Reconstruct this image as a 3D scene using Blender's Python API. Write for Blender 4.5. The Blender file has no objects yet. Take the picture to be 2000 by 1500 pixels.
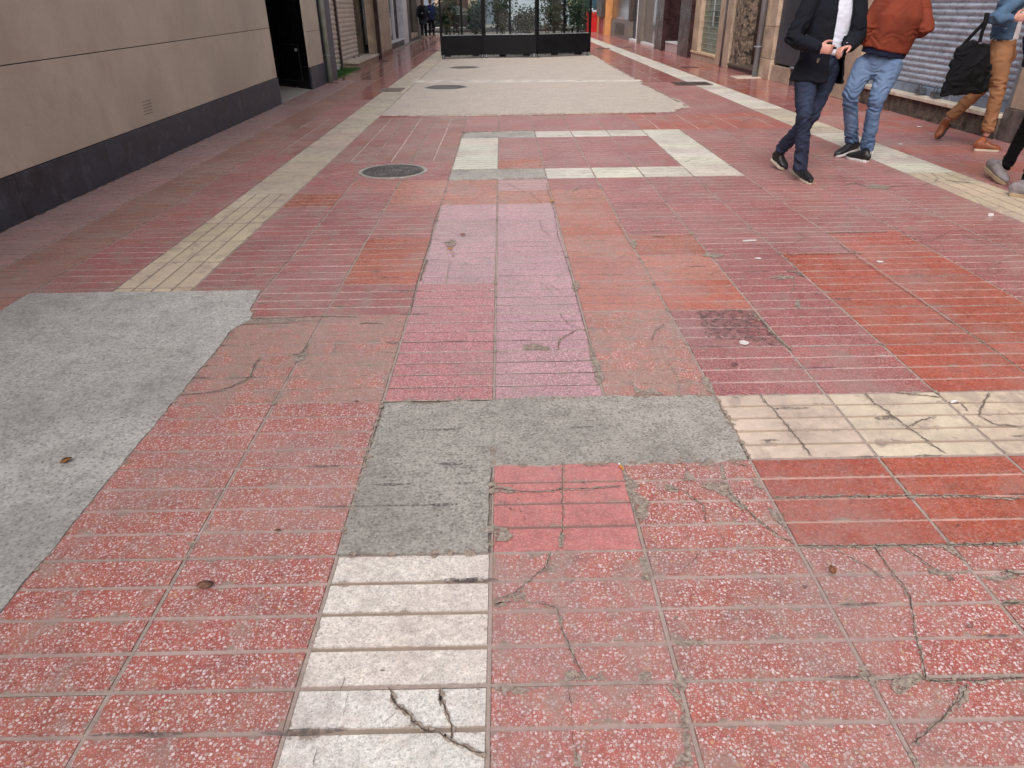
import bpy, bmesh, math, random
import numpy as np
from mathutils import Vector, Matrix
random.seed(7); rng = np.random.RandomState(7)
S = bpy.context.scene
COL = S.collection
PI = math.pi
# ------------------------------------------------------------------ camera
T = 0.48                                   # paving tile pitch in metres
FPX, PITCH, YAW, ROLL = 1358.77, 0.499917, 0.0075863, -0.0133034
CAM = Vector((0.059405, -1.65391, 1.502955))
FW = Vector((math.sin(YAW)*math.cos(PITCH), math.cos(YAW)*math.cos(PITCH), -math.sin(PITCH)))
_rt = Vector((math.cos(YAW), -math.sin(YAW), 0)); _up = _rt.cross(FW)
RT = math.cos(ROLL)*_rt + math.sin(ROLL)*_up
UP = -math.sin(ROLL)*_rt + math.cos(ROLL)*_up
cd = bpy.data.cameras.new('camera'); cam = bpy.data.objects.new('camera', cd); COL.objects.link(cam)
cd.sensor_width = 36; cd.lens = FPX/2000*36; cd.clip_end = 600; cd.clip_start = 0.05
cam.matrix_world = Matrix.Translation(CAM) @ Matrix((RT, UP, -FW)).transposed().to_4x4()
S.camera = cam
# ------------------------------------------------------------------ world, sun, exposure
SUN_EL, SUN_ROT = math.radians(48), math.radians(200)
w = bpy.data.worlds.new('World'); S.world = w; w.use_nodes = True
nt = w.node_tree; nt.nodes.clear()
sky = nt.nodes.new('ShaderNodeTexSky'); sky.sky_type = 'NISHITA'; sky.sun_disc = False
sky.sun_elevation = SUN_EL; sky.sun_rotation = SUN_ROT; sky.dust_density = 6; sky.air_density = 1.2
hs = nt.nodes.new('ShaderNodeHueSaturation'); hs.inputs['Saturation'].default_value = 0.42
bg = nt.nodes.new('ShaderNodeBackground'); bg.inputs[1].default_value = 0.15
wo = nt.nodes.new('ShaderNodeOutputWorld')
nt.links.new(sky.outputs[0], hs.inputs['Color']); nt.links.new(hs.outputs[0], bg.inputs[0]); nt.links.new(bg.outputs[0], wo.inputs[0])
sl = bpy.data.lights.new('sun', 'SUN'); sl.energy = 0.6; sl.angle = math.radians(35); sl.color = (1, .975, .965)
so = bpy.data.objects.new('sun', sl); COL.objects.link(so)
sd = Vector((math.sin(SUN_ROT)*math.cos(SUN_EL), math.cos(SUN_ROT)*math.cos(SUN_EL), math.sin(SUN_EL)))
so.rotation_euler = sd.to_track_quat('Z', 'Y').to_euler(); so.location = (0, 10, 30)
S.view_settings.view_transform = 'Standard'; S.view_settings.look = 'None'
S.view_settings.gamma = 1; S.view_settings.exposure = 0.54

# ------------------------------------------------------------------ pixel <-> world
def ray(px, py): return FW + RT*((px-1000)/FPX) - UP*((py-750)/FPX)
def G(px, py, z=0.0):
    d = ray(px, py); return CAM + d*((z-CAM.z)/d.z)
def AY(px, py, Y):
    d = ray(px, py); return CAM + d*((Y-CAM.y)/d.y)
def AX(px, py, X):
    d = ray(px, py); return CAM + d*((X-CAM.x)/d.x)
def c(r, g, b, k=0.9):
    f = lambda v: ((v/255+.055)/1.055)**2.4 if v > 10 else v/255/12.92
    return (f(r)*k, f(g)*k, f(b)*k, 1)

# ------------------------------------------------------------------ node helpers
class NT:
    def __init__(s, name):
        s.m = bpy.data.materials.new(name); s.m.use_nodes = True; s.t = s.m.node_tree; s.t.nodes.clear()
        s.out = s.n('ShaderNodeOutputMaterial'); s.b = s.n('ShaderNodeBsdfPrincipled'); s.l(s.b.outputs[0], s.out.inputs[0])
    def n(s, k, **kw):
        x = s.t.nodes.new(k)
        for a, v in kw.items(): setattr(x, a, v)
        return x
    def l(s, a, b): s.t.links.new(a, b)
    def put(s, sock, v):
        if isinstance(v, bpy.types.NodeSocket): s.l(v, sock)
        else: sock.default_value = v
    def math(s, op, a, b=0.0, cl=False):
        x = s.n('ShaderNodeMath', operation=op, use_clamp=cl); s.put(x.inputs[0], a); s.put(x.inputs[1], b); return x.outputs[0]
    def mr(s, v, a, b, lo=0.0, hi=1.0):
        x = s.n('ShaderNodeMapRange', interpolation_type='SMOOTHSTEP'); s.put(x.inputs[0], v)
        for i, q in enumerate((a, b, lo, hi)): s.put(x.inputs[1+i], q)
        return x.outputs[0]
    def mix(s, f, a, b, mode='MIX'):
        x = s.n('ShaderNodeMix', data_type='RGBA', blend_type=mode); s.put(x.inputs[0], f); s.put(x.inputs[6], a); s.put(x.inputs[7], b); return x.outputs[2]
    def noise(s, v, scale, detail=4, rough=.55, dim='3D'):
        x = s.n('ShaderNodeTexNoise', noise_dimensions=dim); s.put(x.inputs['Vector'], v); x.inputs['Scale'].default_value = scale
        x.inputs['Detail'].default_value = detail; x.inputs['Roughness'].default_value = rough; return x.outputs['Fac']
    def vor(s, v, scale, feature='F1', dim='2D'):
        x = s.n('ShaderNodeTexVoronoi', feature=feature, voronoi_dimensions=dim); s.put(x.inputs['Vector'], v); x.inputs['Scale'].default_value = scale
        return x
    def co(s): return s.n('ShaderNodeTexCoord').outputs['Object']
    def vmul(s, v, k):
        x = s.n('ShaderNodeVectorMath', operation='MULTIPLY'); s.put(x.inputs[0], v); x.inputs[1].default_value = k; return x.outputs[0]
    def bump(s, h, d, st=.6, prev=None):
        x = s.n('ShaderNodeBump'); s.put(x.inputs['Height'], h); x.inputs['Distance'].default_value = d; s.put(x.inputs['Strength'], st)
        if prev is not None: s.l(prev, x.inputs['Normal'])
        return x.outputs[0]
    def fin(s, col, rough, nrm=None, metal=0.0):
        s.put(s.b.inputs['Base Color'], col); s.put(s.b.inputs['Roughness'], rough); s.b.inputs['Metallic'].default_value = metal
        if nrm is not None: s.l(nrm, s.b.inputs['Normal'])
        return s.m
_M = {}
def M(name, col, rough=.6, var=.12, sc=3.0, fine=60, bump=.002, metal=0.0, stretch=(1, 1, 1), spot=None, spotamt=0.0, spec=.5):
    """weathered surface: large stains, fine grain, bump"""
    if name in _M: return _M[name]
    t = NT(name); v = t.vmul(t.co(), stretch)
    a = t.noise(v, sc, 6, .6); b = t.noise(v, fine, 3, .6)
    k = t.math('ADD', t.mr(a, .3, .7, 1-var*1.6, 1+var), t.mr(b, .25, .75, -var*.7, var*.7))
    oi = t.n('ShaderNodeObjectInfo'); k = t.math('ADD', k, t.mr(oi.outputs['Random'], 0, 1, -var*.5, var*.5))
    x = t.n('ShaderNodeVectorMath', operation='SCALE'); x.inputs[0].default_value = col[:3]; t.l(k, x.inputs['Scale'])
    cc = x.outputs[0]
    if spot is not None:
        s2 = t.noise(v, sc*2.7, 8, .7); cc = t.mix(t.mr(s2, .5, .68, 0, spotamt), cc, spot)
    t.b.inputs['Specular IOR Level'].default_value = spec
    _M[name] = t.fin(cc, t.mr(a, .3, .7, max(rough-.08, .02), min(rough+.1, 1)), t.bump(b, bump, .7), metal)
    return _M[name]
def glass(name, tint=(.75, .8, .8, 1), alpha_like=.0, rough=.03):
    if name in _M: return _M[name]
    t = NT(name); tr = t.n('ShaderNodeBsdfTransparent'); tr.inputs[0].default_value = tint
    gl = t.n('ShaderNodeBsdfGlossy'); gl.inputs['Roughness'].default_value = rough
    fr = t.n('ShaderNodeFresnel'); fr.inputs[0].default_value = 1.5
    f2 = t.math('ADD', t.math('MULTIPLY', fr.outputs[0], .8), .03+alpha_like, True)
    mx = t.n('ShaderNodeMixShader'); t.l(f2, mx.inputs[0]); t.l(tr.outputs[0], mx.inputs[1]); t.l(gl.outputs[0], mx.inputs[2])
    t.t.nodes.remove(t.b); t.l(mx.outputs[0], t.out.inputs[0]); _M[name] = t.m; return t.m

# ------------------------------------------------------------------ mesh helpers
class MB:
    def __init__(s): s.v = []; s.f = []; s.smooth = False
    def box(s, x0, x1, y0, y1, z0, z1):
        i = len(s.v)
        s.v += [(x0, y0, z0), (x1, y0, z0), (x1, y1, z0), (x0, y1, z0), (x0, y0, z1), (x1, y0, z1), (x1, y1, z1), (x0, y1, z1)]
        s.f += [tuple(i+k for k in q) for q in ((3, 2, 1, 0), (4, 5, 6, 7), (0, 1, 5, 4), (1, 2, 6, 5), (2, 3, 7, 6), (3, 0, 4, 7))]; return s
    def prism(s, pts, z0, z1):
        n = len(pts); i = len(s.v)
        s.v += [(p[0], p[1], z0) for p in pts] + [(p[0], p[1], z1) for p in pts]
        s.f += [tuple(range(i+n-1, i-1, -1)), tuple(range(i+n, i+2*n))] + [(i+k, i+(k+1) % n, i+n+(k+1) % n, i+n+k) for k in range(n)]; return s
    def loft(s, pts, rad, side=Vector((1, 0, 0)), seg=12, cap=True, wob=0, close=False):
        """tube through pts; rad float or (a,b): a along side"""
        pts = [Vector(p) for p in pts]; n = len(pts); rings = []
        def R(k): return rad[k] if isinstance(rad[k], (tuple, list)) else (rad[k], rad[k])
        def ring(p, d, a, b):
            d = d.normalized(); sd_ = side - d*side.dot(d)
            if sd_.length < 1e-3: sd_ = Vector((0, 1, 0)) - d*d.y
            sd_.normalize(); u = d.cross(sd_)
            i = len(s.v)
            for k in range(seg):
                an = 2*PI*k/seg; ww = 1 + (random.uniform(-wob, wob) if wob else 0)
                q = p + sd_*math.cos(an)*a*ww + u*math.sin(an)*b*ww; s.v.append(tuple(q))
            return i
        dirs = [(pts[min(k+1, n-1)]-pts[max(k-1, 0)]) for k in range(n)]
        d0 = (pts[0]-pts[1]).normalized(); a, b = R(0)
        if cap == 'round':
            rr = min(a, b)
            rings.append(ring(pts[0]+d0*rr*.85, dirs[0], a*.5, b*.5)); rings.append(ring(pts[0]+d0*rr*.5, dirs[0], a*.86, b*.86))
        for k in range(n): rings.append(ring(pts[k], dirs[k], *R(k)))
        d1 = (pts[-1]-pts[-2]).normalized(); a, b = R(n-1)
        if cap == 'round':
            rr = min(a, b)
            rings.append(ring(pts[-1]+d1*rr*.5, dirs[-1], a*.86, b*.86)); rings.append(ring(pts[-1]+d1*rr*.85, dirs[-1], a*.5, b*.5))
        for a_, b_ in zip(rings, rings[1:]):
            for k in range(seg): s.f.append((a_+k, a_+(k+1) % seg, b_+(k+1) % seg, b_+k))
        if cap:
            s.f.append(tuple(rings[0]+k for k in range(seg-1, -1, -1))); s.f.append(tuple(rings[-1]+k for k in range(seg)))
        return s
    def disc(s, cx, cy, z, r, seg=32, z1=None):
        pts = [(cx+r*math.cos(2*PI*k/seg), cy+r*math.sin(2*PI*k/seg)) for k in range(seg)]
        return s.prism(pts, z, z1 if z1 is not None else z+.004)
    def mesh(s, name):
        me = bpy.data.meshes.new(name); me.from_pydata(s.v, [], s.f); me.update(); return me
    def build(s, name, mat, parent=None, bevel=0, smooth=False, loc=None):
        me = s.mesh(name); me.materials.append(mat)
        if smooth: me.polygons.foreach_set('use_smooth', [True]*len(me.polygons))
        o = bpy.data.objects.new(name, me); COL.objects.link(o)
        if parent is not None: o.parent = parent; o.matrix_parent_inverse = Matrix.Translation(-parent.location)
        if bevel:
            b = o.modifiers.new('bevel', 'BEVEL'); b.width = bevel; b.segments = 2; b.limit_method = 'ANGLE'
        return o
def tag(o, label, cat, group=None, kind=None):
    if label: o['label'] = label
    if cat: o['category'] = cat
    if group: o['group'] = group
    if kind: o['kind'] = kind
    return o
def empty(name, loc, label, cat, group=None):
    o = bpy.data.objects.new(name, None); o.location = loc; o.empty_display_size = .2; COL.objects.link(o); return tag(o, label, cat, group)
def copy_tree(o, parent=None):
    q = o.copy(); COL.objects.link(q)
    if parent is not None: q.parent = parent; q.matrix_parent_inverse = o.matrix_parent_inverse.copy()
    for ch in o.children: copy_tree(ch, q)
    return q

# ------------------------------------------------------------------ paving material
def tile_mat():
    t = NT('terrazzo'); P = t.co()
    at = lambda n: t.n('ShaderNodeAttribute', attribute_name=n)
    tc = at('tcol').outputs['Color']
    pr = t.n('ShaderNodeSeparateColor'); t.l(at('tpar').outputs['Color'], pr.inputs[0])
    coarse, fine, dirt = pr.outputs[0], pr.outputs[1], pr.outputs[2]
    gl = at('tgloss').outputs['Fac']
    bp = t.n('ShaderNodeSeparateXYZ'); t.l(at('bpos').outputs['Vector'], bp.inputs[0])
    bd = t.n('ShaderNodeSeparateXYZ'); t.l(at('bdim').outputs['Vector'], bd.inputs[0])
    # chips
    nz = t.n('ShaderNodeTexNoise'); t.l(P, nz.inputs['Vector']); nz.inputs['Scale'].default_value = 70; nz.inputs['Detail'].default_value = 2
    wv = t.n('ShaderNodeVectorMath', operation='MULTIPLY_ADD'); t.l(nz.outputs['Color'], wv.inputs[0]); wv.inputs[1].default_value = (.006, .006, 0); t.l(P, wv.inputs[2])
    W = wv.outputs[0]
    def chips(sc, lo, hi, pres):
        v = t.vor(W, sc); s = t.n('ShaderNodeSeparateColor'); t.l(v.outputs['Color'], s.inputs[0])
        r = t.mr(s.outputs[0], 0, 1, lo, hi)
        m = t.mr(t.math('SUBTRACT', r, v.outputs['Distance']), 0, .07)
        return t.math('MULTIPLY', m, t.math('GREATER_THAN', s.outputs[1], pres)), s
    m1, s1 = chips(92, .17, .42, .3)
    m2, s2 = chips(190, .16, .42, .5)
    cm = t.math('MULTIPLY', t.math('MAXIMUM', m1, t.math('MULTIPLY', m2, .85)), coarse, True)
    chipcol = t.mix(s1.outputs[2], c(196, 172, 168), c(234, 222, 224)); chipcol = t.mix(t.math('MULTIPLY', t.math('GREATER_THAN', s2.outputs[2], .8), .5), chipcol, c(150, 130, 132))
    chipcol = t.mix(t.math('GREATER_THAN', s1.outputs[0], .975), chipcol, c(196, 158, 122))
    # fine aggregate
    v3 = t.vor(P, 215); s3 = t.n('ShaderNodeSeparateColor'); t.l(v3.outputs['Color'], s3.inputs[0])
    fk = t.math('MULTIPLY', t.mr(s3.outputs[0], .62, 1, 0, 1), fine, True)
    fd = t.math('MULTIPLY', t.math('LESS_THAN', s3.outputs[1], .13), t.math('MULTIPLY', fine, .75), True)
    big = t.noise(P, 2.3, 5, .6); mid = t.noise(P, 19, 5, .65)
    sc_ = t.n('ShaderNodeVectorMath', operation='SCALE'); t.l(tc, sc_.inputs[0])
    t.l(t.math('ADD', t.mr(big, .3, .7, .9, 1.1), t.mr(mid, .3, .7, -.1, .1)), sc_.inputs['Scale'])
    cc = sc_.outputs[0]
    gr = t.noise(P, 95, 3, .8); g2 = t.noise(P, 42, 4, .8)
    gk = t.n('ShaderNodeVectorMath', operation='SCALE'); t.l(cc, gk.inputs[0]); t.l(t.math('ADD', 1.0, t.math('MULTIPLY', t.math('ADD', t.mr(gr, .3, .7, -.34, .34), t.mr(g2, .3, .7, -.26, .26)), fine)), gk.inputs['Scale']); cc = gk.outputs[0]
    lite = t.mix(.55, tc, c(235, 215, 212))
    cc = t.mix(t.math('MULTIPLY', fk, .75), cc, lite)
    cc = t.mix(fd, cc, t.mix(.7, tc, (.05, .035, .035, 1)))
    hue = t.noise(P, 9, 4, .6); cc = t.mix(t.math('MULTIPLY', t.mr(hue, .4, .65), t.math('MULTIPLY', coarse, .35)), cc, c(186, 112, 92))
    al = at('tpar').outputs['Alpha']; vg = t.n('ShaderNodeTexVoronoi', feature='DISTANCE_TO_EDGE', voronoi_dimensions='2D'); t.l(W, vg.inputs['Vector']); vg.inputs['Scale'].default_value = 120
    gm = t.math('MULTIPLY', t.math('MULTIPLY', t.mr(vg.outputs['Distance'], .0, .12, 1, 0), t.mr(t.noise(P, 45, 4, .7), .42, .62)), al, True)
    cc = t.mix(t.math('MULTIPLY', gm, .6), cc, c(110, 108, 110)); gb = t.mr(t.noise(P, 20, 5, .7), .5, .66); cc = t.mix(t.math('MULTIPLY', t.math('MULTIPLY', gb, al), .12), cc, c(214, 186, 156))
    cc = t.mix(t.math('MULTIPLY', cm, .86), cc, chipcol)
    # dirt film with ragged outline
    dn = t.noise(t.vmul(P, (1, .7, 1)), 7, 8, .72)
    dm = t.math('MULTIPLY', t.mr(t.math('ADD', dn, t.math('MULTIPLY', dirt, .2)), .55, .68), .58, True)
    dm = t.math('MULTIPLY', dm, t.mr(dirt, 0, .25))
    dcol = t.mix(mid, c(128, 112, 104), c(172, 156, 146))
    cc = t.mix(dm, cc, dcol)
    wn = t.noise(P, 1.4, 7, .68); cc = t.mix(t.mr(wn, .42, .68, 0, .45), cc, c(164, 142, 138)); wn2 = t.noise(t.vmul(P, (1, 1, 1)), 5.5, 7, .75); cc = t.mix(t.mr(wn2, .54, .7, 0, .3), cc, c(112, 92, 88))
    # dark scuffs
    sn = t.noise(P, 34, 6, .75); cc = t.mix(t.mr(t.math('ADD', sn, t.math('MULTIPLY', big, .3)), .84, .98, 0, t.mr(fine, .3, .8, .06, .3)), cc, (.08, .07, .075, 1))
    # chipped, mortar smeared edges
    e = t.math('MINIMUM', t.math('SUBTRACT', bd.outputs[0], t.math('ABSOLUTE', bp.outputs[0])), t.math('SUBTRACT', bd.outputs[1], t.math('ABSOLUTE', bp.outputs[1])))
    en = t.noise(P, 11, 6, .7)
    thr = t.math('ADD', t.mr(en, .54, .8, 0, .028), t.math('MULTIPLY', t.mr(en, .5, .72, 0, .05), dirt))
    em = t.mr(t.math('SUBTRACT', t.math('ADD', thr, t.math('MULTIPLY', t.math('SUBTRACT', mid, .5), .012)), e), -.001, .003)
    cc = t.mix(t.math('MULTIPLY', em, .8), cc, t.mix(mid, c(112, 100, 92), c(168, 154, 144)))
    rough = t.math('ADD', t.math('SUBTRACT', gl, .05), t.math('ADD', t.mr(mid, .3, .7, -.04, .1), t.math('MULTIPLY', t.math('MAXIMUM', dm, em), .25)), True)
    n1 = t.bump(t.math('ADD', t.math('MULTIPLY', mid, .6), t.math('MULTIPLY', cm, .25)), .003, t.mr(gl, .24, .42, .015, .5))
    n2 = t.bump(s3.outputs[0], .0008, t.mr(gl, .25, .42, .0, .35), n1)
    t.b.inputs['Specular IOR Level'].default_value = .55
    return t.fin(cc, rough, n2)
TM = tile_mat()
def concrete_mat(name, lo, hi, stain, pit=.5, rough=.75, fleck=60, sp=.35, br=.2):
    t = NT(name); P = t.co()
    a = t.noise(P, 1.6, 6, .6); b = t.noise(P, fleck, 8, .8); d = t.noise(P, 10, 7, .75); f = t.noise(P, 190, 4, .8); g_ = t.noise(t.vmul(P, (1, 2.2, 1)), 2.6, 5, .6)
    cc = t.mix(t.mr(t.math('ADD', t.math('MULTIPLY', b, .8), t.math('MULTIPLY', d, .3)), .44, .66), lo, hi)
    h_ = t.noise(P, 7, 9, .82); cc = t.mix(t.mr(h_, .5, .64, 0, .55), cc, hi); h2 = t.noise(t.vmul(P, (1.3, .9, 1)), 4.2, 8, .78); cc = t.mix(t.mr(h2, .54, .66, 0, .5), cc, lo)
    cc = t.mix(t.mr(a, .42, .68, 0, .4), cc, stain); cc = t.mix(t.mr(g_, .5, .72, 0, br), cc, c(132, 118, 108)); cr_ = t.noise(P, 30, 9, .85); cc = t.mix(t.mr(cr_, .5, .62, 0, .3), cc, hi)
    cc = t.mix(t.mr(d, .55, .68, 0, pit), cc, stain)
    cc = t.mix(t.mr(f, .56, .66, 0, sp), cc, c(84, 80, 76)); cc = t.mix(t.mr(f, .32, .44, sp, 0), cc, c(226, 222, 216))
    v = t.vor(P, 26); cc = t.mix(t.mr(v.outputs['Distance'], .08, .16, .5, 0), cc, c(96, 92, 90))
    t.b.inputs['Specular IOR Level'].default_value = .35
    return t.fin(cc, rough, t.bump(t.math('ADD', b, t.math('MULTIPLY', f, .8)), .006, .8))
CONC_L = concrete_mat('light_concrete', c(152, 149, 147), c(226, 223, 219), c(134, 131, 128), .45, .7, 95, .4, .25)
CONC_M = concrete_mat('grey_mortar', c(132, 126, 120), c(208, 203, 196), c(112, 106, 101), .45, .7, 95, .35, .06)
CONC_F = concrete_mat('beige_concrete', c(166, 152, 140), c(214, 202, 190), c(172, 162, 156), .35, .55, 26, .12, .3)
GROUT = concrete_mat('grout', c(118, 106, 98), c(168, 152, 142), c(88, 78, 72), .5, .85)
STAIN = None
def ragged_mat(name, lo, hi, thr, sc, wd=.05, am=1.0):
    t = NT(name); P = t.co(); a = t.noise(P, sc, 7, .75); b = t.noise(P, 90, 4, .7)
    t.m.node_tree.nodes.remove(t.out); t.out = t.n('ShaderNodeOutputMaterial'); tr = t.n('ShaderNodeBsdfTransparent'); mx = t.n('ShaderNodeMixShader')
    t.l(t.mr(t.math('ADD', a, t.math('MULTIPLY', b, .3)), thr, thr+wd, 0, am), mx.inputs[0]); t.l(tr.outputs[0], mx.inputs[1]); t.l(t.b.outputs[0], mx.inputs[2]); t.l(mx.outputs[0], t.out.inputs[0])
    return t.fin(t.mix(t.mr(b, .35, .65), lo, hi), .8, t.bump(b, .004, .7))
STAIN = ragged_mat('dark_stain', c(66, 60, 62), c(96, 86, 88), .5, 70, .25, .58)
STAIN2 = ragged_mat('tile_grime', c(62, 56, 60), c(110, 94, 96), .56, 30, .28, .75)
DARKC = ragged_mat('crack_dark', c(50, 42, 38), c(112, 98, 88), .5, 45)
MORT = ragged_mat('mortar_fill', c(124, 110, 102), c(170, 156, 144), .56, 38)

# ------------------------------------------------------------------ paving geometry
def tl(r, g, b): return c(r, g, b)[:3]
#  kind: colour, coarse, fine, dirt, roughness, groove colour, bars
KIND = {
 'RC': (tl(162, 87, 80), 1, .5, .2, .42, tl(172, 150, 144), 4), 'RP': (tl(172, 96, 92), .95, .5, .2, .40, tl(166, 142, 136), 4),
 'RW': (tl(168, 96, 85), .85, .7, .62, .46, tl(156, 138, 128), 4), 'RF': (tl(163, 98, 97), 0, .95, .18, .36, tl(214, 186, 182), 4),
 'RM': (tl(160, 92, 92), 0, .95, .12, .36, tl(208, 174, 172), 4), 'RL': (tl(160, 91, 90), 0, .9, .3, .44, tl(236, 218, 214), 4),
 'LV': (tl(184, 136, 142), 0, .85, .1, .17, tl(92, 66, 68), 4), 'LW': (tl(178, 112, 114), 0, .85, .12, .2, tl(98, 68, 68), 4),
 'OR': (tl(172, 92, 72), 0, .35, .08, .3, tl(176, 128, 116), 4), 'OS': (tl(180, 112, 96), 0, .4, .15, .3, tl(150, 106, 98), 4),
 'PK': (tl(188, 118, 118), 0, .4, .05, .36, tl(140, 104, 96), 4), 'OD': (tl(170, 86, 70), 0, .45, .08, .3, tl(196, 150, 140), 4),
 'WH': (tl(228, 224, 218), 0, .55, .06, .5, tl(150, 134, 118), 4), 'CR': (tl(210, 195, 175), 0, .12, .22, .45, tl(166, 144, 122), 5),
 'CW': (tl(212, 208, 196), 0, .15, .1, .45, tl(188, 178, 166), 4), 'CS': (tl(202, 186, 162), 0, .2, .3, .5, tl(174, 160, 140), -4),
 'CT': (tl(194, 182, 162), 0, .2, .3, .5, tl(186, 174, 156), -1),
 'BR': (tl(158, 106, 94), 0, .7, .3, .36, tl(92, 70, 64), 4), 'BP': (tl(174, 132, 130), 0, .7, .35, .34, tl(104, 80, 76), 4),
 'LG': (tl(158, 100, 92), 0, .6, .5, .42, tl(216, 190, 182), -2), 'LO': (tl(170, 94, 84), 0, .45, .12, .38, tl(218, 188, 180), -2),
 'SM': (tl(164, 94, 90), 0, .35, .12, .2, tl(196, 166, 160), -1), 'SO': (tl(170, 88, 74), 0, .2, .06, .2, tl(196, 166, 160), -1),
 'SG': (tl(148, 88, 80), 0, .3, .2, .15, tl(176, 146, 140), -1),
}
CB = [-8.15, -6.82, -5.86, -4.85, -3.85, -2.92, -1.98, -1, 0, 1, 2, 3, 4, 5.05, 6.18, 7.25, 8.33, 9.4, 10.45, 11.5, 12.6, 13.8]
NAMES = 'A B C S D E F G H I J K L M N O R P Q U V'.split()
def kind(n, r):
    q = rng.rand()
    if r >= 20:
        if n in 'AB': return 'SG' if r > 32 else ('BR' if n == 'B' else 'BP')
        if n == 'C': return 'SM' if r > 24 else 'RL'
        if n == 'S': return 'CT'
        if n == 'R': return 'CW' if r > 20 else 'CT'
        if n in 'DEFGHIJKL': return 'SM'
        if n in 'PQUV': return 'SO' if q < (.35 if r < 40 else .15) else 'SM'
        return 'RM' if r < 30 else 'SM'
    if n == 'A': return 'BP'
    if n == 'B': return 'BR'
    if n == 'C': return 'RL' if r < 14 else 'LG'
    if n == 'S': return 'CS' if r < 10 else 'CT'
    if n == 'D':
        if r == 9: return 'OR'
        return 'LG' if r >= 13 else 'RL'
    if n == 'E':
        if r < 2: return 'RC'
        if r < 4: return 'RW'
        return 'LG' if r >= 13 else 'RL'
    if n == 'F':
        if r < 2: return 'RC'
        if r < 4: return 'RW'
        if r in (5, 6): return 'OR'
        if r in (9, 10): return 'OS'
        return 'LG' if r >= 13 else 'RL'
    if n == 'G':
        if r < 0: return 'WH'
        if r < 9: return 'LW' if r < 5 else 'LV'
        if r < 11: return 'OS'
        if 12 <= r < 16: return 'CW'
        return 'RM'
    if n == 'H':
        if r < 0: return 'RP'
        if r == 0: return 'PK'
        if r < 9: return 'LV'
        if r == 9: return 'OS'
        if r == 10: return 'LV'
        if r == 12: return 'OR'
        return 'RM' if r > 16 else 'RF'
    if n == 'I':
        if r < 1: return 'RC'
        if r < 4: return 'RW'
        if r < 10: return 'OS' if r < 7 or r == 9 else 'OR'
        if r in (11, 16): return 'CW'
        return 'RM'
    if n in 'JKLM' and r < 0: return 'RC'
    if n in 'JKL' and r == 0: return 'OD'
    if n in 'JKLMNO' and r == 1: return 'CR'
    if n == 'J':
        if r < 4: return 'RM'
        if r < 7: return 'OS' if r == 5 else 'OR'
        return 'CW' if r in (11, 16) else 'RM'
    if n == 'K':
        return 'CW' if r in (11, 16) else 'RM'
    if n == 'L':
        if 2 <= r < 6: return 'OD'
        if 11 <= r <= 16: return 'CW'
        return 'LO' if r >= 17 else 'RM'
    if n == 'M': return 'OD' if 2 <= r < 7 else ('LO' if r >= 17 else 'RF')
    if n in 'NO': return 'LO' if r >= 17 else ('RF' if r > 6 else 'RM')
    if n == 'R': return ('CS' if r < 11 else 'CW') if r < 16 else 'CT'
    return 'LO' if (q < .3) else 'RF'
def cell_hidden(x0, x1, r):
    cxm = (x0+x1)/2
    if -5.8 < x0 and x1 < -2.9 and r < 4: return True
    if -1 <= x0 and x1 <= 0 and r in (0, 1): return True
    if 0 <= x0 and x1 <= 2 and r == 1: return True
    if -1 <= x0 and x1 <= 1 and r in (11, 16): return True
    if r > 20 and x0 >= -3.9 and x1 <= 6.0: return True
    return False
V = []; F = []; FC = []; FP = []; FG = []; BP = []; BD = []
def quad(p, col, par, gloss, bpos, bdim):
    i = len(V); V.extend(p); F.append((i, i+1, i+2, i+3)); FC.append((*col, 1)); FP.append(par if len(par) == 4 else (*par, 0)); FG.append(gloss); BP.extend(bpos); BD.append(bdim)
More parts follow.
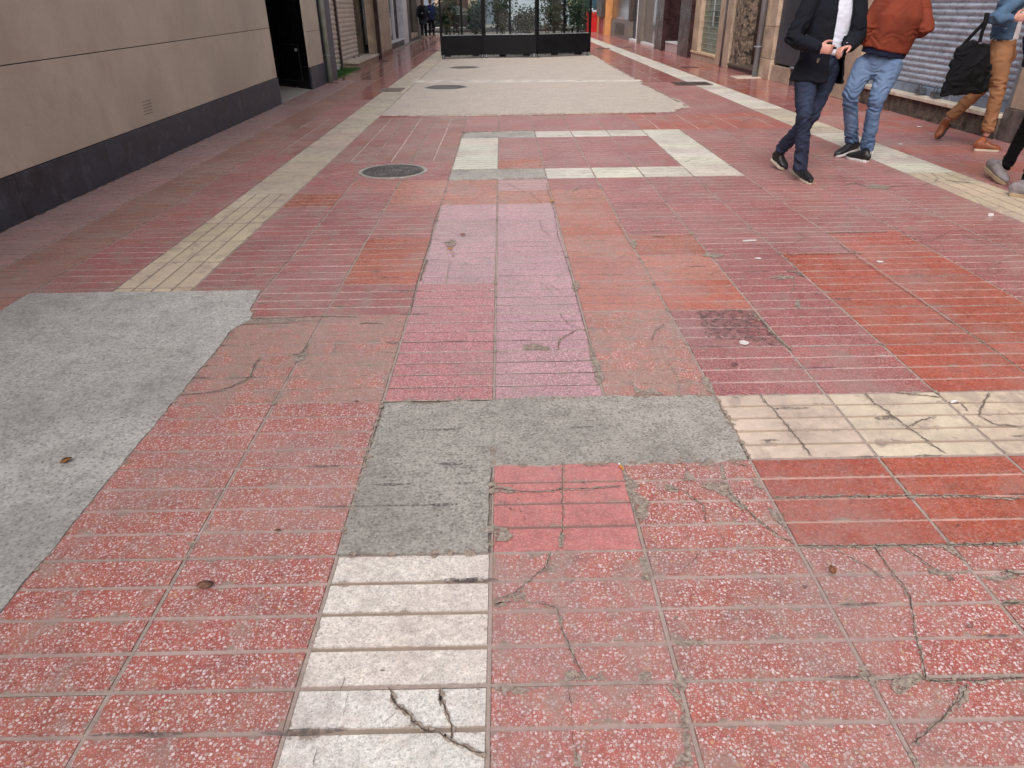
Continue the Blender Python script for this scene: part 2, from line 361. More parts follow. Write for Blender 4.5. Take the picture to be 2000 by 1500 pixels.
for ci, nme in enumerate(NAMES):
    for r in range(-9, 88):
        x0, x1 = CB[ci], CB[ci+1]
        if cell_hidden(x0, x1, r): continue
        k = kind(nme, r); col, co_, fi, di, ro, gc, nb = KIND[k]
        dim = 1 + rng.uniform(-.07, .07)*(k != 'PK'); tint = np.array(col)*dim*(1+rng.uniform(-.03, .03, 3))
        if k in ('RF', 'RM', 'RL') and rng.rand() < .12: tint = tint*np.array((1.05, 1.18, 1.12))
        di = max(0, di*(.6+rng.rand()*.8)); fi = fi
        if r > 10: co_ = 0
        X0, X1, Y0, Y1 = x0*T, x1*T, r*T, (r+1)*T
        jx = .005; zt = rng.uniform(-.0006, .0006); tx, ty = rng.uniform(-.001, .001, 2)
        if r > 24: jx = .006
        cx, cy = (X0+X1)/2, (Y0+Y1)/2
        Z = lambda x, y: zt + tx*(x-cx)/.24 + ty*(y-cy)/.24
        a0, a1, b0, b1 = X0+jx, X1-jx, Y0+jx, Y1-jx
        gv = rng.uniform(.88, 1.08)
        # groove floor
        quad([(x_, y_, Z(x_, y_)-.0034) for x_, y_ in ((a0, b0), (a1, b0), (a1, b1), (a0, b1))], tuple(np.array(gc)*gv), (co_*.12, fi*.2, min(1, di*.7+.1), ), .7, [(0, 0, 0)]*4, (9, 9, 0))
        jc = tuple(np.array(tl(164, 148, 140))*rng.uniform(.85, 1.1)); jz = -.0022
        for (u0, u1, w0, w1) in ((X0, a0, Y0, Y1), (a1, X1, Y0, Y1), (a0, a1, Y0, b0), (a0, a1, b1, Y1)):
            quad([(u0, w0, jz), (u1, w0, jz), (u1, w1, jz), (u0, w1, jz)], jc, (0, .3, .6), .75, [(0, 0, 0)]*4, (9, 9, 0))
        bars = []
        gw = .0115 if nb > 0 else .012
        n = abs(nb)
        for q in range(n):
            if nb > 0:
                p = (b1-b0+gw)/n; bars.append((a0, a1, b0+q*p, b0+q*p+p-gw))
            else:
                p = (a1-a0+gw)/n; bars.append((a0+q*p, a0+q*p+p-gw, b0, b1))
        for (u0, u1, w0, w1) in bars:
            ch = .0022; jj = lambda: rng.uniform(-.0016, .0016)
            B = [(u0+jj()*.5, w0+jj(), -.0026), (u1+jj()*.5, w0+jj(), -.0026), (u1+jj()*.5, w1+jj(), -.0026), (u0+jj()*.5, w1+jj(), -.0026)]
            Tt = []
            for (bx, by, _), (sx, sy) in zip(B, ((1, 1), (-1, 1), (-1, -1), (1, -1))):
                x_, y_ = bx+sx*ch, by+sy*ch; Tt.append((x_, y_, Z(x_, y_)))
            B = [(q_[0], q_[1], Z(q_[0], q_[1])-.0037) for q_ in B]
            mx, my = (u0+u1)/2, (w0+w1)/2; hd = ((u1-u0)/2, (w1-w0)/2, rng.rand())
            rel = lambda p: (p[0]-mx, p[1]-my, 0)
            bt = tuple(tint*(1+rng.uniform(-.035, .035)))
            quad(Tt, bt, (co_, fi, di, 1.0 if k == 'WH' else (.25 if k in ('CR', 'CW') else 0)), ro, [rel(p) for p in Tt], hd)
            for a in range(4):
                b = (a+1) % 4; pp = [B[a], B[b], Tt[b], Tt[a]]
                quad(pp, tuple(np.array(bt)*.45+np.array(tl(96, 80, 74))*.3), (co_*.3, fi, .1), ro+.2, [rel(p) for p in pp], hd)  # bar flanks coloured darker: crevice dirt plus groove shading put into the colour
me = bpy.data.meshes.new('pavement'); me.from_pydata(V, [], F); me.update(); me.materials.append(TM)
for nm, ty, dom, arr in (('tcol', 'FLOAT_COLOR', 'FACE', FC), ('tpar', 'FLOAT_COLOR', 'FACE', FP)):
    a = me.attributes.new(nm, ty, dom); a.data.foreach_set('color', np.array(arr, 'f').ravel())
a = me.attributes.new('tgloss', 'FLOAT', 'FACE'); a.data.foreach_set('value', np.array(FG, 'f'))
a = me.attributes.new('bpos', 'FLOAT_VECTOR', 'CORNER'); a.data.foreach_set('vector', np.array(BP, 'f').ravel())
a = me.attributes.new('bdim', 'FLOAT_VECTOR', 'FACE'); a.data.foreach_set('vector', np.array(BD, 'f').ravel())
pv = bpy.data.objects.new('pavement', me); COL.objects.link(pv); tag(pv, None, None, None, 'structure')
g = MB(); g.v = [(-250, -200, -.0075), (250, -200, -.0075), (250, 400, -.0075), (-250, 400, -.0075)]; g.f = [(0, 1, 2, 3)]
tag(g.build('ground', GROUT), None, None, None, 'structure')

def ragged(poly, step=.03, amp=.008, amps=None):
    """poly in metres -> jittered outline"""
    out = []; n = len(poly)
    for i in range(n):
        a, b = Vector(poly[i]), Vector(poly[(i+1) % n]); d = b-a; L = d.length; m = max(1, int(L/step)); nrm = Vector((-d.y, d.x)).normalized()
        am = amps[i] if amps else amp; drift = 0
        for k in range(m):
            drift = drift*.85 + random.uniform(-1, 1)*am*.5
            p = a + d*(k/m) + nrm*(drift if k else 0); out.append((p.x, p.y))
    return out
def slab(name, poly, mat, z=.003, amps=None, amp=.008):
    o = MB().prism(ragged([(p[0]*T, p[1]*T) for p in poly], .03, amp, amps), -.0072, z).build(name, mat)
    return tag(o, None, None, None, 'structure')
slab('concrete_slab', [(-5.87, -9), (-2.9, -9), (-2.9, 3.0), (-2.92, 3.6), (-2.8, 3.9), (-2.9, 4.2), (-2.96, 4.86), (-5.87, 4.87)], CONC_L, .004, [.004, .006, .012, .016, .016, .01, .006, .004])
slab('mortar_slab', [(-1.0, .02), (-.02, .02), (-.02, .97), (1.0, .95), (1.98, .99), (1.99, 1.98), (1.0, 2.02), (.3, 2.03), (0, 1.99), (-.98, 1.97)], CONC_M, .002, [.008, .006, .012, .02, .01, .012, .02, .01, .02, .006])
slab('mortar_strip', [(-1.0, 16.0), (.98, 16.0), (.98, 17.1), (-.9, 16.95)], CONC_M, .002)
slab('mortar_strip', [(-1.0, 10.95), (1.0, 11.0), (.98, 12.0), (-1, 11.95)], CONC_M, .002)
slab('concrete_paving', [(-3.83, 20.6), (-1.5, 20.3), (2, 20.35), (5.7, 20.4), (5.8, 21.0), (6.5, 21.6), (6.3, 26), (6.25, 31.5), (6.35, 45), (6.3, 88), (-3.83, 88)], CONC_F, .002, [.02, .01, .01, .02, .06, .06, .05, .05, .03, .01, .005])
# white joint line across the far concrete
o = MB().prism(ragged([tuple(G(*p).xy) for p in ((800, 162), (1255, 158.6), (1250, 156), (815, 157))], .2, .03), .0021, .0045).build('painted_line', M('pale_line', c(194, 186, 178), .7, .2)); tag(o, None, None, None, 'structure')

EDGE = []
# cracks, mortar fills, stains (outline data read off the photo, laid as real strips in the paving)
ck = MB(); mf = MB(); st = MB()
def crack(pts, wpx=3.0, b=ck, z=.0042, jit=.0028):
    P = [G(*p) for p in pts]; Q = [P[0]]
    for a, b2 in zip(P, P[1:]):
        m = max(1, int((b2-a).length/.011))
        for k in range(1, m+1):
            q = a.lerp(b2, k/m)
            if k < m: q += Vector((random.uniform(-jit, jit), random.uniform(-jit, jit), 0))
            Q.append(q)
    if b is ck and wpx > 2.8: crack(pts, wpx*3.0, mf, .0036, .008)
    n = len(Q); i0 = len(b.v)
    for k, q in enumerate(Q):
        d = (Q[min(k+1, n-1)]-Q[max(k-1, 0)]); nn = Vector((-d.y, d.x, 0)).normalized()
        dist = (q-CAM).length; wd = wpx*.36/FPX*dist*.5*(random.uniform(.3, 1.5))*(.3 if k in (0, n-1) else 1)
        b.v += [(*(q+nn*wd).xy, z), (*(q-nn*wd).xy, z)]
    for k in range(n-1): b.f.append((i0+2*k, i0+2*k+1, i0+2*k+3, i0+2*k+2))
def patch(pts, b=mf, z=.0034, amp=.005, px=True):
    P = [tuple(G(*p).xy) if px else p for p in pts]
    R_ = ragged(P, .012, amp); i = len(b.v); b.v += [(x, y, z) for x, y in R_]; b.f.append(tuple(range(i, i+len(R_))))
def blot(px, py, rx, ry, b=mf, z=.0034, n=14, amp=.35):
    patch([(px+rx*math.cos(2*PI*k/n)*(1+random.uniform(-amp, amp)), py+ry*math.sin(2*PI*k/n)*(1+random.uniform(-amp, amp))) for k in range(n)], b, z, .003)
Z7 = lambda x, y: (600+x*.35, 1000+y*.35); Z8 = lambda x, y: (1300+x*.35, 1000+y*.35); Z6 = lambda x, y: (1300+x*.35, 700+y*.35)
Z5 = lambda x, y: (600+x*.35, 600+y*.35); Z3 = lambda x, y: (1300+x*.35, 300+y*.35); Z2 = lambda x, y: (600+x*.35, 200+y*.35); Z1 = lambda x, y: (x*.35, 300+y*.35); Z4 = lambda x, y: (x*.5336, 700+y*.5336)
def cr(Zf, pts, w=3.0, **k): crack([Zf(*p) for p in pts], w, **k)
for e_ in (((-2.9, -3), (-2.9, 3)), ((-2.9, 3), (-2.8, 4.8)), ((-1, 0), (-1, 2)), ((-1, 0), (0, 0)), ((0, 0), (0, .97)), ((0, .96), (2, .98)), ((2, 1), (2, 2)), ((-1, 2), (2, 2)), ((-1, 17.1), (1, 17.1)), ((-1, 11), (1, 11)), ((-1, 12), (1, 12)), ((-3.8, 20.5), (5.7, 20.4)), ((5.8, 20.6), (6.4, 22)), ((6.4, 22), (6.3, 40))):
    a_, b_ = Vector((*e_[0], 0))*T, Vector((*e_[1], 0))*T; n_ = int((b_-a_).length/.05)
    for k_ in range(n_):
        p_ = a_.lerp(b_, (k_+random.random())/n_); r_ = random.uniform(.006, .022)*(1+(a_.y > 8)*1.2)
        if random.random() < .75: patch([(p_.x+r_*math.cos(q_)*random.uniform(.6, 1.3), p_.y+r_*math.sin(q_)*random.uniform(.5, 1.1)) for q_ in np.arange(0, 2*PI, .7)], mf, .0032+random.random()*.0006, .003, False)
GRIME = ragged_mat('slab_grime', c(138, 132, 128), c(170, 164, 160), .6, 16)
gm_ = MB()
for pts_ in () and (((400, 640), (330, 620), (290, 660), (240, 720), (280, 730), (350, 690), (410, 665)), ((170, 820), (200, 815), (205, 830), (170, 835)), ((60, 860), (150, 850), (240, 870), (100, 920))): patch(pts_, gm_, .0046, .01)
# white tiles, lower centre
cr(Z7, [(452, 985), (490, 1070), (560, 1130), (600, 1185), (640, 1215), (740, 1235), (800, 1280), (870, 1310), (940, 1345), (1000, 1350)], 8)
cr(Z7, [(745, 985), (740, 1050), (775, 1120), (805, 1190), (800, 1285)], 6); cr(Z7, [(735, 1020), (745, 1090)], 5)
cr(Z7, [(500, 1120), (430, 1180), (330, 1230)], 2); cr(Z7, [(210, 920), (180, 1050)], 2.5); cr(Z7, [(225, 1020), (205, 1150)], 2); cr(Z7, [(55, 1330), (35, 1428)], 2.5)
# pink coarse tiles right of the joint
cr(Z7, [(1355, 225), (1340, 300), (1250, 380), (1150, 460), (1040, 495)], 4); cr(Z7, [(1215, 505), (1330, 520), (1395, 545), (1430, 680), (1480, 800), (1530, 890), (1560, 945)], 3.5)
cr(Z7, [(1460, 980), (1475, 1120), (1480, 1240), (1510, 1400)], 2.5)
for p in (((1290, 330), (1390, 345), (1370, 300), (1345, 320)), ((1130, 470), (1210, 450), (1220, 490), (1090, 510), (1040, 520)), ((1440, 900), (1470, 880), (1560, 930), (1640, 890), (1675, 945), (1440, 950)), ((1845, 920), (1880, 890), (1920, 900), (1925, 940), (1850, 945)), ((1845, 260), (1880, 250), (1915, 390), (1860, 380), (1870, 330)), ((1395, 555), (1430, 600), (1420, 640), (1395, 590)), ((1480, 1330), (1520, 1360), (1530, 1428), (1480, 1428)), ((1040, 985), (1090, 975), (1280, 990), (1230, 1010), (1100, 1030), (1060, 1005)), ((1035, 490), (1040, 540), (1120, 520), (1060, 500))):
    patch([Z7(*q) for q in p])
# salmon tile
cr(Z5, [(1425, 875), (1422, 1000), (1425, 1190), (1415, 1340)], 3); cr(Z5, [(1040, 1015), (1180, 1030), (1280, 1035), (1420, 1020), (1600, 1015), (1750, 1000)], 4.5)
patch([Z5(*q) for q in ((1045, 1000), (1130, 1005), (1180, 1035), (1120, 1045), (1050, 1030))]); patch([Z5(*q) for q in ((1045, 1230), (1110, 1235), (1150, 1280), (1120, 1310), (1045, 1310))]); patch([Z5(*q) for q in ((1415, 1260), (1440, 1270), (1430, 1340), (1400, 1345))])
patch([Z5(*q) for q in ((1755, 910), (1810, 960), (1860, 1000), (1820, 1020), (1910, 1090), (1900, 1170), (1860, 1200), (1820, 1150), (1780, 1020))])
for k in range(46):
    x, y = random.gauss(1125, 42), random.gauss(1120, 55); blot(*Z5(x, y), 1.6*random.uniform(.5, 1.4), 1.0*random.uniform(.5, 1.4), st, .0032, 6)
# I r0 broken tile
cr(Z6, [(0, 735), (100, 740), (160, 790), (215, 830), (225, 920)], 3); cr(Z6, [(345, 740), (420, 820), (520, 910), (640, 1000), (720, 1040)], 4); cr(Z6, [(280, 960), (340, 1035)], 2); cr(Z6, [(370, 585), (460, 605)], 4)
for p in (((105, 595), (130, 640), (170, 680), (90, 685), (110, 640)), ((300, 585), (325, 600), (340, 680), (310, 670)), ((180, 590), (250, 585), (290, 600), (200, 608)), ((345, 690), (380, 760), (460, 830), (430, 850), (350, 780), (200, 720), (200, 695)), ((480, 660), (520, 680), (550, 740), (500, 720)), ((575, 830), (640, 880), (690, 960), (650, 940), (590, 880)), ((0, 700), (60, 720), (70, 750), (0, 745))):
    patch([Z6(*q) for q in p])
# cream band cracks
cr(Z6, [(525, 205), (560, 250), (620, 310), (655, 350), (720, 430), (770, 490), (815, 548)], 3.2); cr(Z6, [(1112, 195), (1160, 250), (1225, 290), (1260, 320), (1350, 385), (1430, 440), (1500, 495), (1570, 535)], 3.6)
cr(Z6, [(1350, 385), (1420, 350), (1510, 325)], 3); cr(Z6, [(1803, 195), (1775, 260), (1745, 320), (1830, 370), (1990, 385)], 3); cr(Z6, [(1580, 250), (1640, 250), (1690, 300)], 3); cr(Z6, [(1280, 195), (1400, 205), (1530, 220)], 4)
patch([Z6(*q) for q in ((1160, 335), (1265, 320), (1285, 345), (1180, 345))], st, .0036)
# orange and red tiles lower right
cr(Z6, [(600, 783), (900, 775), (1380, 770), (1700, 770), (2000, 790)], 5); cr(Z6, [(740, 1050), (1100, 1050), (1600, 1045), (2000, 1035)], 6)
cr(Z8, [(930, 195), (1050, 270), (1160, 330), (1220, 375)], 3); cr(Z8, [(1165, 200), (1240, 310), (1300, 380), (1365, 480), (1390, 680), (1430, 830), (1450, 940)], 4); cr(Z8, [(1330, 205), (1400, 250), (1480, 310), (1600, 370)], 3.2)
cr(Z8, [(190, 235), (120, 310), (60, 350), (0, 355)], 2.6); cr(Z8, [(1450, 945), (1560, 950), (1700, 945), (2000, 935)], 6); cr(Z8, [(1680, 960), (1660, 1030), (1560, 1140), (1450, 1240), (1370, 1300)], 5); cr(Z8, [(1870, 340), (2000, 350)], 9); cr(Z8, [(1880, 515), (2000, 510)], 10)
for p in (((1540, 195), (1600, 200), (1680, 280), (1600, 240)), ((1280, 930), (1420, 900), (1450, 940), (1300, 1030), (1260, 990)), ((1450, 310), (1580, 340), (1700, 330), (1560, 360), (1480, 350)), ((0, 970), (50, 980), (85, 1040), (130, 1200), (155, 1428), (50, 1428), (60, 1380), (110, 1340), (80, 1080)), ((1740, 360), (1990, 350), (1990, 370), (1860, 400)), ((1650, 970), (1700, 1000), (1690, 1060), (1600, 1130), (1640, 1030)), ((50, 730), (180, 715), (235, 745), (80, 752)), ((1170, 200), (1210, 200), (1215, 240))):
    patch([Z8(*q) for q in p])
blot(*Z8(1697, 635), 9, 6, st); blot(*Z8(1590, 380), 8, 4, st); blot(*Z8(775, 420), 5, 4, st)
# mid field
cr(Z5, [(1410, 40), (1450, 90), (1530, 120)], 2.6); cr(Z5, [(1500, 130), (1430, 170), (1400, 200), (1400, 240)], 3); cr(Z2, [(1245, 1340), (1350, 1385)], 2); patch([Z5(*q) for q in ((1205, 215), (1270, 205), (1350, 225), (1350, 240), (1210, 240))])
cr(Z5, [(1995, 95), (1940, 140), (1920, 190)], 3); patch([Z5(*q) for q in ((1565, 190), (1600, 230), (1660, 400), (1620, 440), (1600, 380), (1575, 250))]); patch([Z5(*q) for q in ((1810, 430), (1870, 470), (1920, 450), (1990, 490), (1830, 490))])
cr(Z6, [(0, 10), (40, 60), (75, 130), (70, 200)], 6, b=mf, z=.0036); cr(Z6, [(75, 130), (150, 110)], 4, b=mf, z=.0036); patch([Z6(*q) for q in ((190, 110), (235, 105), (275, 200), (240, 195))])
cr(Z1, [(1000, 1350), (1150, 1340), (1280, 1310), (1400, 1250), (1420, 1180), (1460, 1140)], 5); cr(Z1, [(1330, 915), (1500, 925), (1790, 910), (2000, 915)], 4); cr(Z1, [(1610, 1130), (1680, 1120), (1720, 1060)], 4)
patch([Z1(*q) for q in ((1640, 1140), (1720, 1100), (1700, 1150), (1640, 1170))]); patch([Z1(*q) for q in ((1330, 925), (1700, 925), (1780, 930), (1600, 950), (1340, 950))], amp=.012)
cr(Z2, [(290, 1240), (330, 1232), (420, 1236)], 3.4); cr(Z2, [(440, 1340), (510, 1345)], 4); cr(Z2, [(160, 1310), (150, 1400)], 5, b=mf, z=.0036); cr(Z2, [(630, 880), (800, 880)], 2.6); cr(Z2, [(800, 885), (785, 940), (775, 1010)], 3, b=mf, z=.0036); cr(Z2, [(630, 1000), (650, 930), (670, 880)], 4)
cr(Z2, [(345, 762), (480, 745), (550, 735), (600, 755), (750, 768)], 4, b=mf, z=.0036); cr(Z2, [(1060, 780), (1290, 780)], 2.6); cr(Z2, [(1065, 968), (1260, 968)], 2.6); cr(Z2, [(1300, 660), (1310, 710), (1360, 750)], 2.4); cr(Z2, [(1480, 500), (1530, 465), (1620, 465)], 2.4); cr(Z2, [(1120, 455), (1210, 500)], 2.4)
cr(Z2, [(740, 585), (700, 690), (690, 770), (650, 880), (610, 1010), (575, 1180)], 2.4); cr(Z2, [(1330, 450), (1380, 620), (1400, 750), (1470, 960), (1530, 1200), (1590, 1400)], 2.4)
cr(Z2, [(1720, 660), (1760, 720), (1800, 790)], 6, b=mf, z=.0036); cr(Z2, [(1800, 725), (2000, 720)], 4, b=mf, z=.0036); cr(Z2, [(1930, 750), (2000, 750)], 5); blot(*Z2(1820, 790), 9, 7); blot(*Z2(1500, 1030), 8, 10)
for q in ((780, 240, 1100, 250), (760, 770, 840, 800)): pass
blot(*Z2(800, 790), 12, 7); cr(Z2, [(760, 790), (830, 770), (820, 800), (780, 820)], 4, b=mf, z=.0036)
# right field
cr(Z3, [(970, 510), (1080, 590), (1220, 690), (1400, 810), (1560, 920), (1800, 1075), (2000, 1220)], 2.7); cr(Z3, [(680, 655), (740, 665), (770, 690)], 7); cr(Z3, [(700, 690), (720, 740), (700, 780)], 6, b=mf, z=.0036); cr(Z3, [(720, 740), (860, 790), (930, 825)], 4, b=mf, z=.0036); blot(*Z3(655, 692), 22, 4); blot(*Z3(740, 840), 6, 10); blot(*Z3(260, 567), 20, 5)
cr(Z3, [(670, 565), (1100, 560)], 3); cr(Z3, [(890, 445), (1240, 438)], 3.4); cr(Z3, [(1320, 465), (1480, 490), (1600, 430), (1700, 435)], 2.4); cr(Z3, [(1660, 455), (1800, 510), (1900, 520)], 2.6); cr(Z3, [(480, 880), (640, 1050), (700, 1100)], 5); cr(Z3, [(1000, 860), (1250, 855), (1500, 848)], 3.4, b=mf, z=.0036); cr(Z3, [(850, 695), (1100, 690), (1400, 683), (1700, 680)], 2.6)
cr(Z3, [(140, 240), (350, 265), (500, 262)], 3, b=mf, z=.0036); cr(Z3, [(990, 180), (1060, 165), (1100, 180), (1200, 190), (1350, 180)], 3); blot(*Z3(1180, 188), 25, 4); cr(Z3, [(1220, 95), (1340, 108), (1450, 105), (1500, 115)], 2.4); cr(Z3, [(1420, 180), (1500, 160), (1520, 140), (1480, 110)], 2.6); cr(Z3, [(1560, 150), (1700, 165)], 3.5); cr(Z3, [(1250, 0), (1300, 30)], 2); cr(Z3, [(105, 50), (150, 30), (220, 40), (270, 20)], 2.2)
for k in range(0):    # black tar-like scuffs
    x, y = random.gauss(400, 110), random.gauss(965, 50); blot(*Z3(x, y), 12*random.uniform(.5, 1.8), 4.5*random.uniform(.5, 1.6), st, .0031+k*.00003, 9)
gr_ = MB(); patch([Z3(*q_) for q_ in ((170, 880), (330, 872), (485, 880), (560, 950), (640, 1050), (590, 1075), (400, 1040), (230, 1020), (195, 950))], gr_, .0032, .014); tag(gr_.build('tile_grime', STAIN2), None, None, None, 'structure')
blot(*Z3(385, 1180), 7, 5, st)
for k in range(150):   # grimy seam at the foot of the left wall
    y_ = random.uniform(.5, 11.5); r_ = random.uniform(.01, .035); patch([(-3.835+abs(math.cos(q_))*r_*.8, y_+math.sin(q_)*r_*2) for q_ in np.arange(0, 2*PI, .6)], st, .0031+k*.000004, .003, False)
for k in range(46):   # dark grime smears lying along the grooves
    yy = round(random.uniform(-2.4, 6)*4)/4*T; xx = random.uniform(-3.5, 4.5)*T; l_ = random.uniform(.03, .13); h2 = random.uniform(.004, .011)
    patch([(xx+l_*math.cos(q_)*random.uniform(.7, 1.2), yy+h2*math.sin(q_)*random.uniform(.6, 1.3)) for q_ in np.arange(0, 2*PI, .5)], st, .0031+k*.00001, .002, False)
# random hairlines through the far paving
for k in range(70):
    x, y = random.uniform(500, 1950), random.uniform(240, 640)
    l = random.uniform(15, 45); a = random.choice((0, 0, 1.2, -1)); crack([(x, y), (x+l*math.cos(a), y+l*.3*math.sin(a)), (x+1.8*l*math.cos(a), y+.6*l*math.sin(a))], random.uniform(1.2, 2.2), b=random.choice((ck, mf)))
for k in range(60):
    x, y = random.uniform(0, 2000), random.uniform(420, 1480); blot(x, y, (y/300)*random.uniform(.5, 1.5), (y/500)*random.uniform(.5, 1.4), random.choice((st, mf)), .0033, 8)
# worn spots at joints
seen_ = set()
for k in range(230):
    cc_ = random.choice(CB[3:16])*T; yy = random.uniform(-2, 19)*T if random.random() < .5 else round(random.uniform(-2, 19))*T
    if (round(cc_, 2), round(yy, 1)) in seen_: continue
    seen_.add((round(cc_, 2), round(yy, 1)))
    rr_ = random.uniform(.006, .03); n = 9
    patch([(cc_+random.gauss(0, .004)+rr_*.6*math.cos(2*PI*q/n)*random.uniform(.5, 1.3), yy+rr_*math.sin(2*PI*q/n)*random.uniform(.5, 1.3)) for q in range(n)], mf, .0031, .003, False)
for nm, b, m_ in (('pavement_cracks', ck, DARKC), ('pavement_mortar', mf, MORT), ('pavement_stains', st, STAIN)):
    tag(b.build(nm, m_), None, None, None, 'structure')

# ================================================================== BUILDINGS
TAUPE = M('taupe_panel', c(198, 184, 168), .55, .1, 1.1, 90, .0012, stretch=(1, 1, .75), spot=c(186, 166, 150), spotamt=.5)
PLINTH = M('dark_porcelain', c(62, 64, 76), .42, .3, 2.6, 70, .001, spot=c(96, 98, 112), spotamt=.55)
BLACK = M('black_panel', c(24, 24, 28), .22, .2, 2, 60, .0006)
BLACKM = M('black_metal', c(14, 14, 18), .5, .2, 4, 80, .0005, spec=.2)
STONE = M('beige_stone', c(184, 160, 140), .7, .18, 2.4, 60, .003, spot=c(122, 98, 82), spotamt=.5)
STONE2 = M('tan_stone', c(176, 154, 136), .65, .16, 3, 60, .003, spot=c(112, 90, 78), spotamt=.45)
GREYST = M('grey_slate', c(84, 84, 96), .5, .3, 3, 50, .002, spot=c(120, 118, 130), spotamt=.5)
GRAN = M('rough_granite', c(96, 84, 76), .9, .4, 7, 40, .012, spot=c(48, 40, 38), spotamt=.8)
GRAN2 = M('brown_granite', c(136, 116, 102), .8, .5, 9, 22, .02, spot=c(44, 34, 30), spotamt=.9)
MARBLE = M('worn_marble', c(204, 192, 178), .4, .14, 4, 60, .001, spot=c(170, 118, 66), spotamt=.75)
SILL = M('pale_sill', c(214, 212, 214), .4, .08, 4, 60, .001)
PINKST = M('pink_stone', c(188, 166, 168), .45, .08, 4, 90, .001)
MAROON = M('polished_maroon', c(58, 38, 40), .3, .25, 3, 200, .0003, spot=c(84, 58, 56), spotamt=.4, spec=.3)
WOOD = M('dark_wood', c(52, 34, 28), .5, .3, 4, 90, .002, stretch=(1, 1, .2))
BROWN = M('brown_grey_panel', c(116, 106, 100), .5, .14, 2, 70, .001)
BROWN2 = M('dark_brown_panel', c(66, 54, 50), .5, .2, 2, 70, .001)
GALV = M('galvanised_pipe', c(146, 154, 162), .35, .15, 5, 90, .0008, .55, (1, 1, .3))
GREENP = M('pale_green_pipe', c(166, 176, 164), .45, .12, 5, 80, .0008)
NAVYP = M('navy_panel', c(46, 50, 64), .4, .2, 3, 60, .001, spot=c(70, 72, 84), spotamt=.4)
WHITEP = M('white_paint', c(206, 202, 208), .45, .1, 4, 70, .0008)
BLUEW = M('pale_blue_board', c(176, 184, 200), .4, .14, 2.5, 70, .0008)
POSTER = M('pink_white_poster', c(196, 182, 188), .4, .06, 4, 70, .0004)
SHUT_B = M('beige_slats', c(206, 190, 178), .5, .1, 3, 80, .0008, spot=c(150, 128, 116), spotamt=.4)
SHUT_N = M('blue_grey_slats', c(166, 174, 190), .4, .18, 4, 60, .001, .2, (1, 1, 2), spot=c(62, 56, 64), spotamt=.75)
ORANGE = M('orange_column', c(196, 134, 82), .6, .12, 3); REDC = M('red_column', c(158, 50, 52), .6, .12, 3)
REDB = M('red_slats', c(206, 26, 30), .4, .08, 3); TEAL = M('teal_awning', c(26, 70, 84), .6, .2, 5)
RENDER_A = M('facade_render', c(176, 160, 142), .85, .1, .5, 20, .004, spot=c(150, 134, 118), spotamt=.4)
RENDER_B = M('facade_render_grey', c(164, 158, 150), .85, .1, .5, 20, .004)
WINDOWD = M('dark_window', c(36, 42, 50), .08, .15, 1)
LIGHTT = M('light_floor_tile', c(176, 168, 160), .35, .06, 3)
GL = glass('clear_glass')

def bxp(name, mat, par, x0, x1, y0, y1, z0, z1, bev=.004):
    return MB().box(min(x0, x1), max(x0, x1), y0, y1, z0, z1).build(name, mat, par, bev)
def upper(par, side, xw, y0, y1, mat, h=12.0, zb=3.0, depth=6):  # storeys out of view, their height shaped for the sky light in the street
    """storeys above the shop fronts, with window openings, panes and balconies"""
    sx = -1 if side == 'L' else 1
    xo = xw+sx*depth
    bxp('wall', mat, par, xw, xo, y0, y1, zb, h, 0)
    n = max(1, int((y1-y0)/2.6)); st_ = (y1-y0)/n
    for f in range(1 if h < 7 else 2):
        for k in range(n):
            yc = y0+(k+.5)*st_; z0 = zb+.8+f*2.6
            wn = bxp('window', WHITEP, par, xw-sx*.05, xw+sx*.02, yc-.55, yc+.55, z0-.05, z0+1.55, .01)
            bxp('pane', WINDOWD, wn, xw-sx*.055, xw-sx*.052, yc-.48, yc+.48, z0+.02, z0+1.48, 0)
    bxp('cornice', mat, par, xw-sx*.25, xw, y0+.003, y1-.003, h-.3, h-.05, .02)
def shutter(name, mat, par, xw, side, y0, y1, z0, z1, pitch=.085, depth=.018):
    b = MB(); sx = -1 if side == 'L' else 1; n = int((z1-z0)/pitch); prof = []
    for k in range(n):
        for t_, d in ((0, 0), (.1, .2), (.3, .85), (.5, 1), (.7, .85), (.9, .2)): prof.append((z0+(k+t_)*pitch, d*depth))
    prof.append((z0+n*pitch, 0)); ys = (y0, y1)
    for y in ys: b.v += [(xw-sx*d, y, z) for z, d in prof]
    m = len(prof)
    for k in range(m-1): b.f.append((k, k+1, m+k+1, m+k) if side == 'L' else (k, m+k, m+k+1, k+1))
    return b.build(name, mat, par, 0, True)
def pipe(mat, par_or_none, x, y, r, z1, label, grp=None, collars=(.5, 1.6)):
    t = empty('drainpipe', (x, y, 0), label, 'drainpipe', grp)
    b = MB(); b.loft([(x, y, 0), (x, y, z1)], [r, r], seg=20); b.build('pipe', mat, t, 0, True)
    for z in collars:
        q = MB(); q.loft([(x, y, z-.012), (x, y, z+.012)], [r*1.16, r*1.16], seg=20); q.box(x-r*1.7, x+r*1.7, y-.008, y+.008, z-.01, z+.01); q.build('bracket', M('bracket_metal', c(170, 176, 182), .3, .1, 4, 60, .001, .6), t)
    return t
def screws(): pass
XL = -3.85
